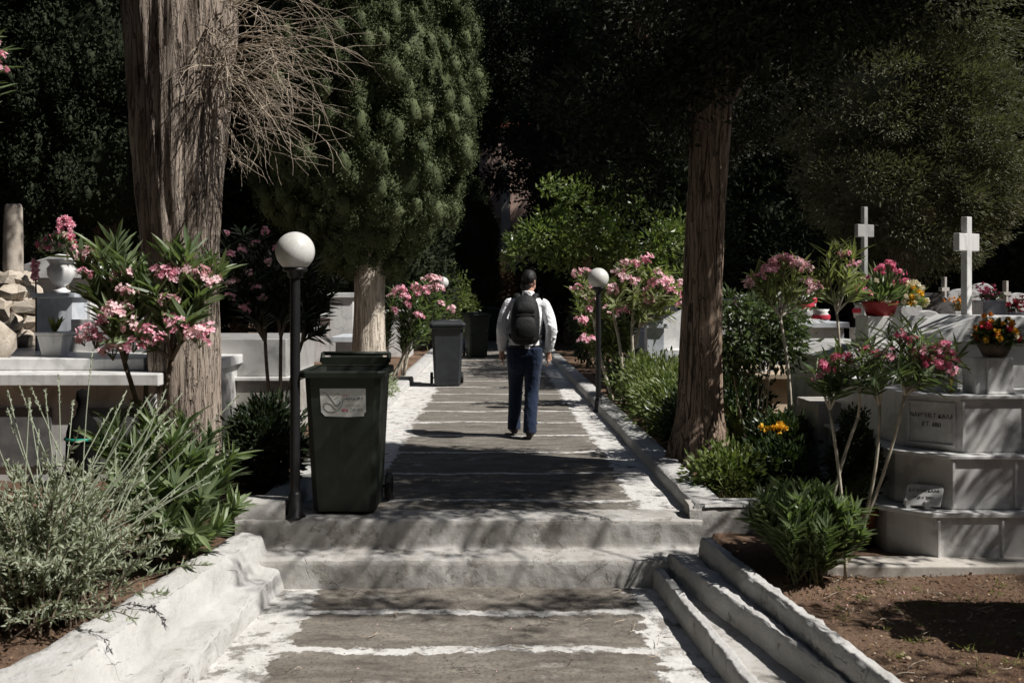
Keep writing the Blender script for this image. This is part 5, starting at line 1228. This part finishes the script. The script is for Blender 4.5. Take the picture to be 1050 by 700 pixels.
# mid right oleanders with pale bent stems
tips = [P(px, py, 13.6 + dy) for px, py, dy in [(598, 285, 0), (610, 300, -.2), (625, 290, .3), (640, 275, 0), (655, 270, .2), (668, 278, 0), (682, 282, .2), (690, 295, 0), (672, 305, -.3), (650, 300, -.3), (632, 312, -.3), (700, 305, .3), (660, 322, -.3), (615, 320, 0), (684, 320, 0)]]
fl = [P(px + rng.uniform(-3, 3), py + rng.uniform(-3, 3), 13.4) for px, py in [(590, 282), (600, 280), (606, 296), (602, 318), (640, 272), (650, 270), (662, 272), (672, 280), (684, 288), (690, 300), (696, 292), (630, 300), (640, 324), (668, 312), (655, 290), (612, 308), (700, 315), (636, 284), (676, 296)]]
oleander('big pink oleander with pale bent stems behind the right lamp', (1.95, 13.6, .0), tips, fl, 'pink2', .20, .04, 14, .35, 'ole_lime', 'stemw', .020, seed=17, fs=1.25, spread=.3, bend=.2, hubs=[P(630, 328, 13.6), P(648, 335, 13.5), P(656, 335, 13.7), P(610, 335, 13.8)])
tips = [P(px, py, 16 + dy) for px, py, dy in [(590, 300, 0), (600, 315, .2), (612, 295, .3), (622, 310, 0), (600, 340, 0), (640, 330, 0), (660, 310, .3), (630, 290, .3)]]
oleander('second pink oleander farther along the right kerb', (1.95, 16.4, 0), tips, [P(px, py, 15.8) for px, py in [(592, 296), (600, 306), (596, 330), (618, 318), (602, 350), (640, 318)]], 'pink', .2, .045, 14, .3, 'hedge', 'stemw', .018, seed=18, fs=1.3, spread=.3)
# hedge of low shrubs along the right kerb, one bush after another
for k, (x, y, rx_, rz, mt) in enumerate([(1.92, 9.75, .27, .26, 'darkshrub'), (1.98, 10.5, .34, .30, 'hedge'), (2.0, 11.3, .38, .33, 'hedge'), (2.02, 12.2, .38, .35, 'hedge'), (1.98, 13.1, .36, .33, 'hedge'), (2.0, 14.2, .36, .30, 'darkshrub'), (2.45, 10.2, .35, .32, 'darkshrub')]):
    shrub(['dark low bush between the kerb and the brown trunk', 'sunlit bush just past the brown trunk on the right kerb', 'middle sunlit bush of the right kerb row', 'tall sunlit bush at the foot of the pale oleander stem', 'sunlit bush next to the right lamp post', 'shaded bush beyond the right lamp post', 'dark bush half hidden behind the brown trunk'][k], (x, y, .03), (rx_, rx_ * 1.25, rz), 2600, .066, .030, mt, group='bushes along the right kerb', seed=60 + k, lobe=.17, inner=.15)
# under the trunk
shrub('glossy green bush with yellow flowers at the planter corner', (2.32, 8.0, .0), (.28, .26, .27), 2600, .062, .036, 'darkshrub', seed=71, lobe=.10)
bouquet('clump of yellow flowers on top of the planter bush', (2.20, 7.82, .44), .10, .06, ['yellow', 'yellow'], 72, nleaf=20, ll=.05, lw=.03, nf=16, fsz=.035, tm=DIA, cat='flowers', name='yellow_flowers')
shrub('small leafy bush at the foot of the brown planter trunk', (1.80, 7.55, .03), (.28, .26, .14), 1700, .058, .032, 'hedge', seed=73, lobe=.15, inner=.1)
tg = shrub('tuft of yellowing grass at the planter front corner', (1.72, 7.16, .05), (.12, .10, .09), 10, .05, .01, 'grass', 'grass tuft', seed=74, lobe=.05, nstem=1, name='grass_tuft')
mb = MB(); n = 700; p = np.stack([r.uniform(1.62, 1.92, n), r.uniform(6.98, 7.45, n), np.full(n, .03)], 1); mb.scatter(DIA, p, np.array([0, 0, 1.]) + unit(n, r) * .55, unit(n, r), .07 * r.uniform(.4, 1.1, n), .006); mb.build('blade', M['grass'], tg)
agave = thing('strap_plant', 'long arching strap leaves right of the brown trunk', 'plant', (2.35, 9.3, .03))
n = 26; MB().scatter(LANCE, np.tile([[2.3, 9.3, .15]], (n, 1)) + unit(n) * .05, unit(n) * np.array([1, 1, .3]) + np.array([0, 0, .8]), np.array([0, 0, 1.]) + unit(n) * .2, .55, .05).build('leaf_blade', M['hedge'], agave)
# potted conifer before tomb
pc2 = thing('potted_conifer', 'small dark conifer in a terracotta pot beside the marble tomb', 'potted plant', (2.40, 6.55, -.1))
MB().lathe([(.0, .0), (.10, 0), (.135, .2), (.15, .2), (.15, .235), (.135, .235), (.12, .2), (0, .19)], 24, (2.38, 6.55, -.1)).build('pot', M['terra'], pc2)
crown(core(MB(), [((2.38, 6.55, .40), (.13, .13, .26))], .85, 0, .02), [((2.38, 6.55, .38), (.16, .16, .26)), ((2.38, 6.55, .55), (.10, .10, .22))], 160, .04, 40, .03, .014, r, 1.3, .8, .7).build('foliage', M['cyp_dark'], pc2)
# dark bushes between graves
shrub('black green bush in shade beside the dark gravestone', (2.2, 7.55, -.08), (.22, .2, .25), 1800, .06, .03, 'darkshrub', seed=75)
shrub('leafy shrub in front of the white pillar tomb', (2.35, 12.8, .0), (.4, .4, .3), 2000, .08, .04, 'hedge', seed=76)
# left: dark oleander and shrub behind the lamp
tips = [P(px, py, 9.3 + dy) for px, py, dy in [(235, 250, 0), (250, 240, .2), (265, 245, 0), (280, 260, .2), (245, 275, -.2), (262, 290, -.2), (285, 290, 0), (300, 300, .1), (320, 290, .2), (335, 310, .2), (312, 325, 0), (245, 300, 0), (328, 340, .1), (345, 290, .3), (300, 270, .1), (318, 270, .2)]]
fl = [P(px, py, 9.1) for px, py in [(232, 240), (236, 262), (248, 258), (262, 250), (272, 238), (255, 282), (240, 290), (262, 296), (276, 270), (236, 305), (250, 318), (284, 256), (270, 306)]]
oleander('shaded pink oleander in the dark behind the front lamp post', (-2.0, 9.3, .0), tips, fl, 'pink', .19, .034, 16, .2, 'shadeleaf', 'stemb', .016, seed=19, fs=.7, spread=.12, hubs=[P(272, 350, 9.3), P(288, 345, 9.3), P(310, 350, 9.4)])
shrub('dense dark bush filling the corner behind the front lamp post', (-1.78, 7.75, .02), (.24, .35, .33), 3600, .07, .03, 'shadeleaf', seed=77, lobe=.12)
shrub('sparse dark shrub between thick trunk and lamp post', (-2.02, 8.5, .02), (.2, .2, .2), 500, .09, .026, 'shadeleaf', seed=78, lobe=.12)
# by grey bin
tips = [P(px, py, 17.5 + dy) for px, py, dy in [(405, 300, 0), (415, 310, .2), (425, 295, 0), (438, 290, .3), (448, 305, .2), (412, 325, 0), (432, 318, 0), (458, 312, .4), (400, 318, 0)]]
fl = [P(px, py, 17.2) for px, py in [(402, 304), (410, 300), (418, 314), (426, 296), (436, 300), (446, 296), (440, 286), (452, 312), (404, 320), (428, 324), (462, 318), (414, 306), (448, 288)]]
oleander('pink oleander behind the grey wheelie bin on the left', (-1.75, 17.6, .0), tips, fl, 'pink2', .22, .045, 16, .4, 'ole', 'stemw', .02, seed=20, fs=1.35, spread=.2)
shrub('bright airy green bush above the distant left lamp', (-1.35, 27, 0), (.9, .9, .95), 4200, .11, .045, 'hedge', seed=79, lobe=.2, blobs=[((-1.4, 27, 1.5), (.8, .7, .8)), ((-.9, 27.2, 1.0), (.5, .5, .6)), ((-1.7, 27, .8), (.7, .6, .6))])
shrub('dry brown bush beside the slim dark cypress', (.2, 40, .4), (.5, .5, 1.4), 2600, .13, .05, 'dry', seed=80, lobe=.2)
shrub('flowering ground bush with pink dots right of the front green bin', (-1.62, 12.2, .0), (.24, .5, .24), 1900, .06, .03, 'hedge', seed=81, lobe=.1)
shrub('small grey green bush by the foot of the pale cypress trunk', (-1.62, 14.0, .0), (.22, .5, .25), 1500, .06, .025, 'lav', seed=82, lobe=.1)
bouquet('small pink flowers dotted low beside the left kerb', (-1.55, 11.3, .06), .14, .22, ['pinkd', 'pink2'], 83, nleaf=120, ll=.06, lw=.03, nf=16, fsz=.03, tm=DIA, cat='flowers', name='pink_flowers', leafm='hedge')
# top left corner oleander reaching into the frame
tips = [P(px, py, 6.6) for px, py in [(-12, 40), (-2, 55), (-25, 60), (-30, 30)]]
oleander('oleander branch reaching in at the top left picture corner', (-3.75, 6.6, -.1), tips, [P(px, py, 6.5) for px, py in [(-3, 50), (1, 58), (-3, 66), (2, 72), (-8, 60)]], 'pink', .16, .028, 10, .85, 'ole', 'stemb', .014, seed=24, fs=.6)

# leaf litter, twigs, pebbles
r = np.random.default_rng(99); mb = MB()
def litter(n, x0, x1, y0, y1, z, s=.03):
    p = np.stack([r.uniform(x0, x1, n), r.uniform(y0, y1, n), np.full(n, 0.)], 1)
    p[:, 2] = [(z if z is not None else gh(a, b) + .025 * noise.noise(Vector((a, b, 0)) * 2.1)) + .012 for a, b in p[:, :2]]
    ok = p[:, 2] > -.42; p = p[ok]; n = len(p)
    d = unit(n, r) * np.array([1, 1, .25]); mb.scatter(DIA, p, d, np.array([0, 0, 1.]) + unit(n, r) * .4, s * r.uniform(.4, 1.3, n), s * .35 * r.uniform(.5, 1.2, n))
litter(1500, 1.75, 3.3, 4.2, 5.95, None); litter(700, -2.9, -1.75, 4.2, 6.6, None); litter(400, 1.62, 1.95, 6.95, 8.2, .05, .04); litter(160, -1.3, 1.1, 4.4, 6.4, -.375, .02)
litter(60, -1.3, 1.2, 6.5, 6.7, -.19, .02); litter(150, -1.3, 1.35, 6.95, 12, .005, .02); litter(160, 1.7, 2.2, 5.6, 6.2, None, .04); litter(500, -3.2, -1.7, 6.8, 9.5, None, .04)
struct(mb.build('leaf_litter', M['litter']), 'stuff')
mb = MB()
litter(70, -2.4, -1.7, 5.6, 6.6, None, .022); litter(60, 1.8, 2.4, 5.4, 6.0, None, .022); litter(40, -1.3, -.9, 10, 16, .004, .03); litter(40, 1.0, 1.35, 11, 16, .004, .03); litter(14, -1.2, .8, 4.8, 6.3, -.375, .02)
struct(mb.build('fallen_petals', M['pink2']), 'stuff')
mb = MB()
for k in range(46):
    x, y = r.uniform(1.8, 3.2), r.uniform(4.4, 5.85); n = int(r.integers(8, 22)); z = gh(x, y) + .01
    mb.scatter(DIA, np.tile([[x, y, z]], (n, 1)) + r.normal(size=(n, 3)) * np.array([.02, .02, .003]), unit(n, r) * np.array([1, 1, .5]) + np.array([0, 0, .5]), unit(n, r), r.uniform(.015, .06, n), .005)
struct(mb.build('dry_weeds', M['grass']), 'stuff')
mb = MB()
for k in range(70):
    x, y = (r.uniform(1.75, 3.1), r.uniform(4.4, 5.9)) if k < 50 else (r.uniform(-1.2, 1.), r.uniform(5.0, 6.4)); z = (gh(x, y) if k < 50 else -.378) + .015
    a = r.uniform(0, 6.3); L = r.uniform(.03, .14); d = np.array([math.cos(a), math.sin(a), 0]) * L
    mb.tube(bez((x, y, z), np.array((x, y, z + .01)) + d, unit(1, r)[0] * .012, 5), np.linspace(.003, .0015, 5), 4)
struct(mb.build('fallen_twigs', M['twig']), 'stuff')
mb = MB()
for k in range(240):
    x, y = r.uniform(1.8, 3.3), r.uniform(4.3, 5.95); s = r.uniform(.003, .011) * (1 if r.random() < .96 else 2)
    mb.ball((x, y, gh(x, y) + .012), (s, s * .8, s * .6), 6, 5)
struct(mb.build('pebbles', M['tan']), 'stuff')
# ------------------------------------------------------------------ light, sky, camera
EL, AZ = R(51), R(-22)                          # sun on the right, a touch towards the viewer
S = Vector((math.cos(EL) * math.cos(AZ), math.cos(EL) * math.sin(AZ), math.sin(EL)))
sun = bpy.data.lights.new('sun', 'SUN'); sun.energy = 5; sun.angle = R(.53); sun.color = (1, .965, .915)
so = bpy.data.objects.new('sun', sun); col.objects.link(so); so.rotation_euler = S.to_track_quat('Z', 'Y').to_euler(); so.location = S * 40
w = bpy.data.worlds.new('World'); scene.world = w; w.use_nodes = True
nt = w.node_tree; bg = nt.nodes['Background']
sky = nt.nodes.new('ShaderNodeTexSky'); sky.sky_type = 'NISHITA'; sky.sun_disc = False
sky.sun_elevation = EL; sky.sun_rotation = math.atan2(S.x, S.y); sky.air_density = 1.; sky.dust_density = 1.; sky.ozone_density = 1.
nt.links.new(sky.outputs[0], bg.inputs[0]); bg.inputs[1].default_value = .05
cam = bpy.data.cameras.new('camera'); co = bpy.data.objects.new('camera', cam); col.objects.link(co)
co.location = (0, 0, CAMZ); co.rotation_euler = (R(90), 0, 0)
cam.sensor_width = 36; cam.lens = 36 * F / 1050; cam.shift_x = (525 - CX) / 1050; cam.shift_y = -(350 - CY) / 1050
cam.clip_end = 800; cam.clip_start = .05
cam.dof.use_dof = True; cam.dof.focus_distance = 10.4; cam.dof.aperture_fstop = 4.5
scene.camera = co
vs = scene.view_settings; vs.view_transform = 'Standard'; vs.look = 'None'; vs.exposure = .36; vs.gamma = 1; vs.use_curve_mapping = False
scene.cycles.max_bounces = 5; scene.cycles.diffuse_bounces = 3; scene.cycles.glossy_bounces = 2; scene.cycles.transmission_bounces = 3; scene.cycles.use_denoising = True
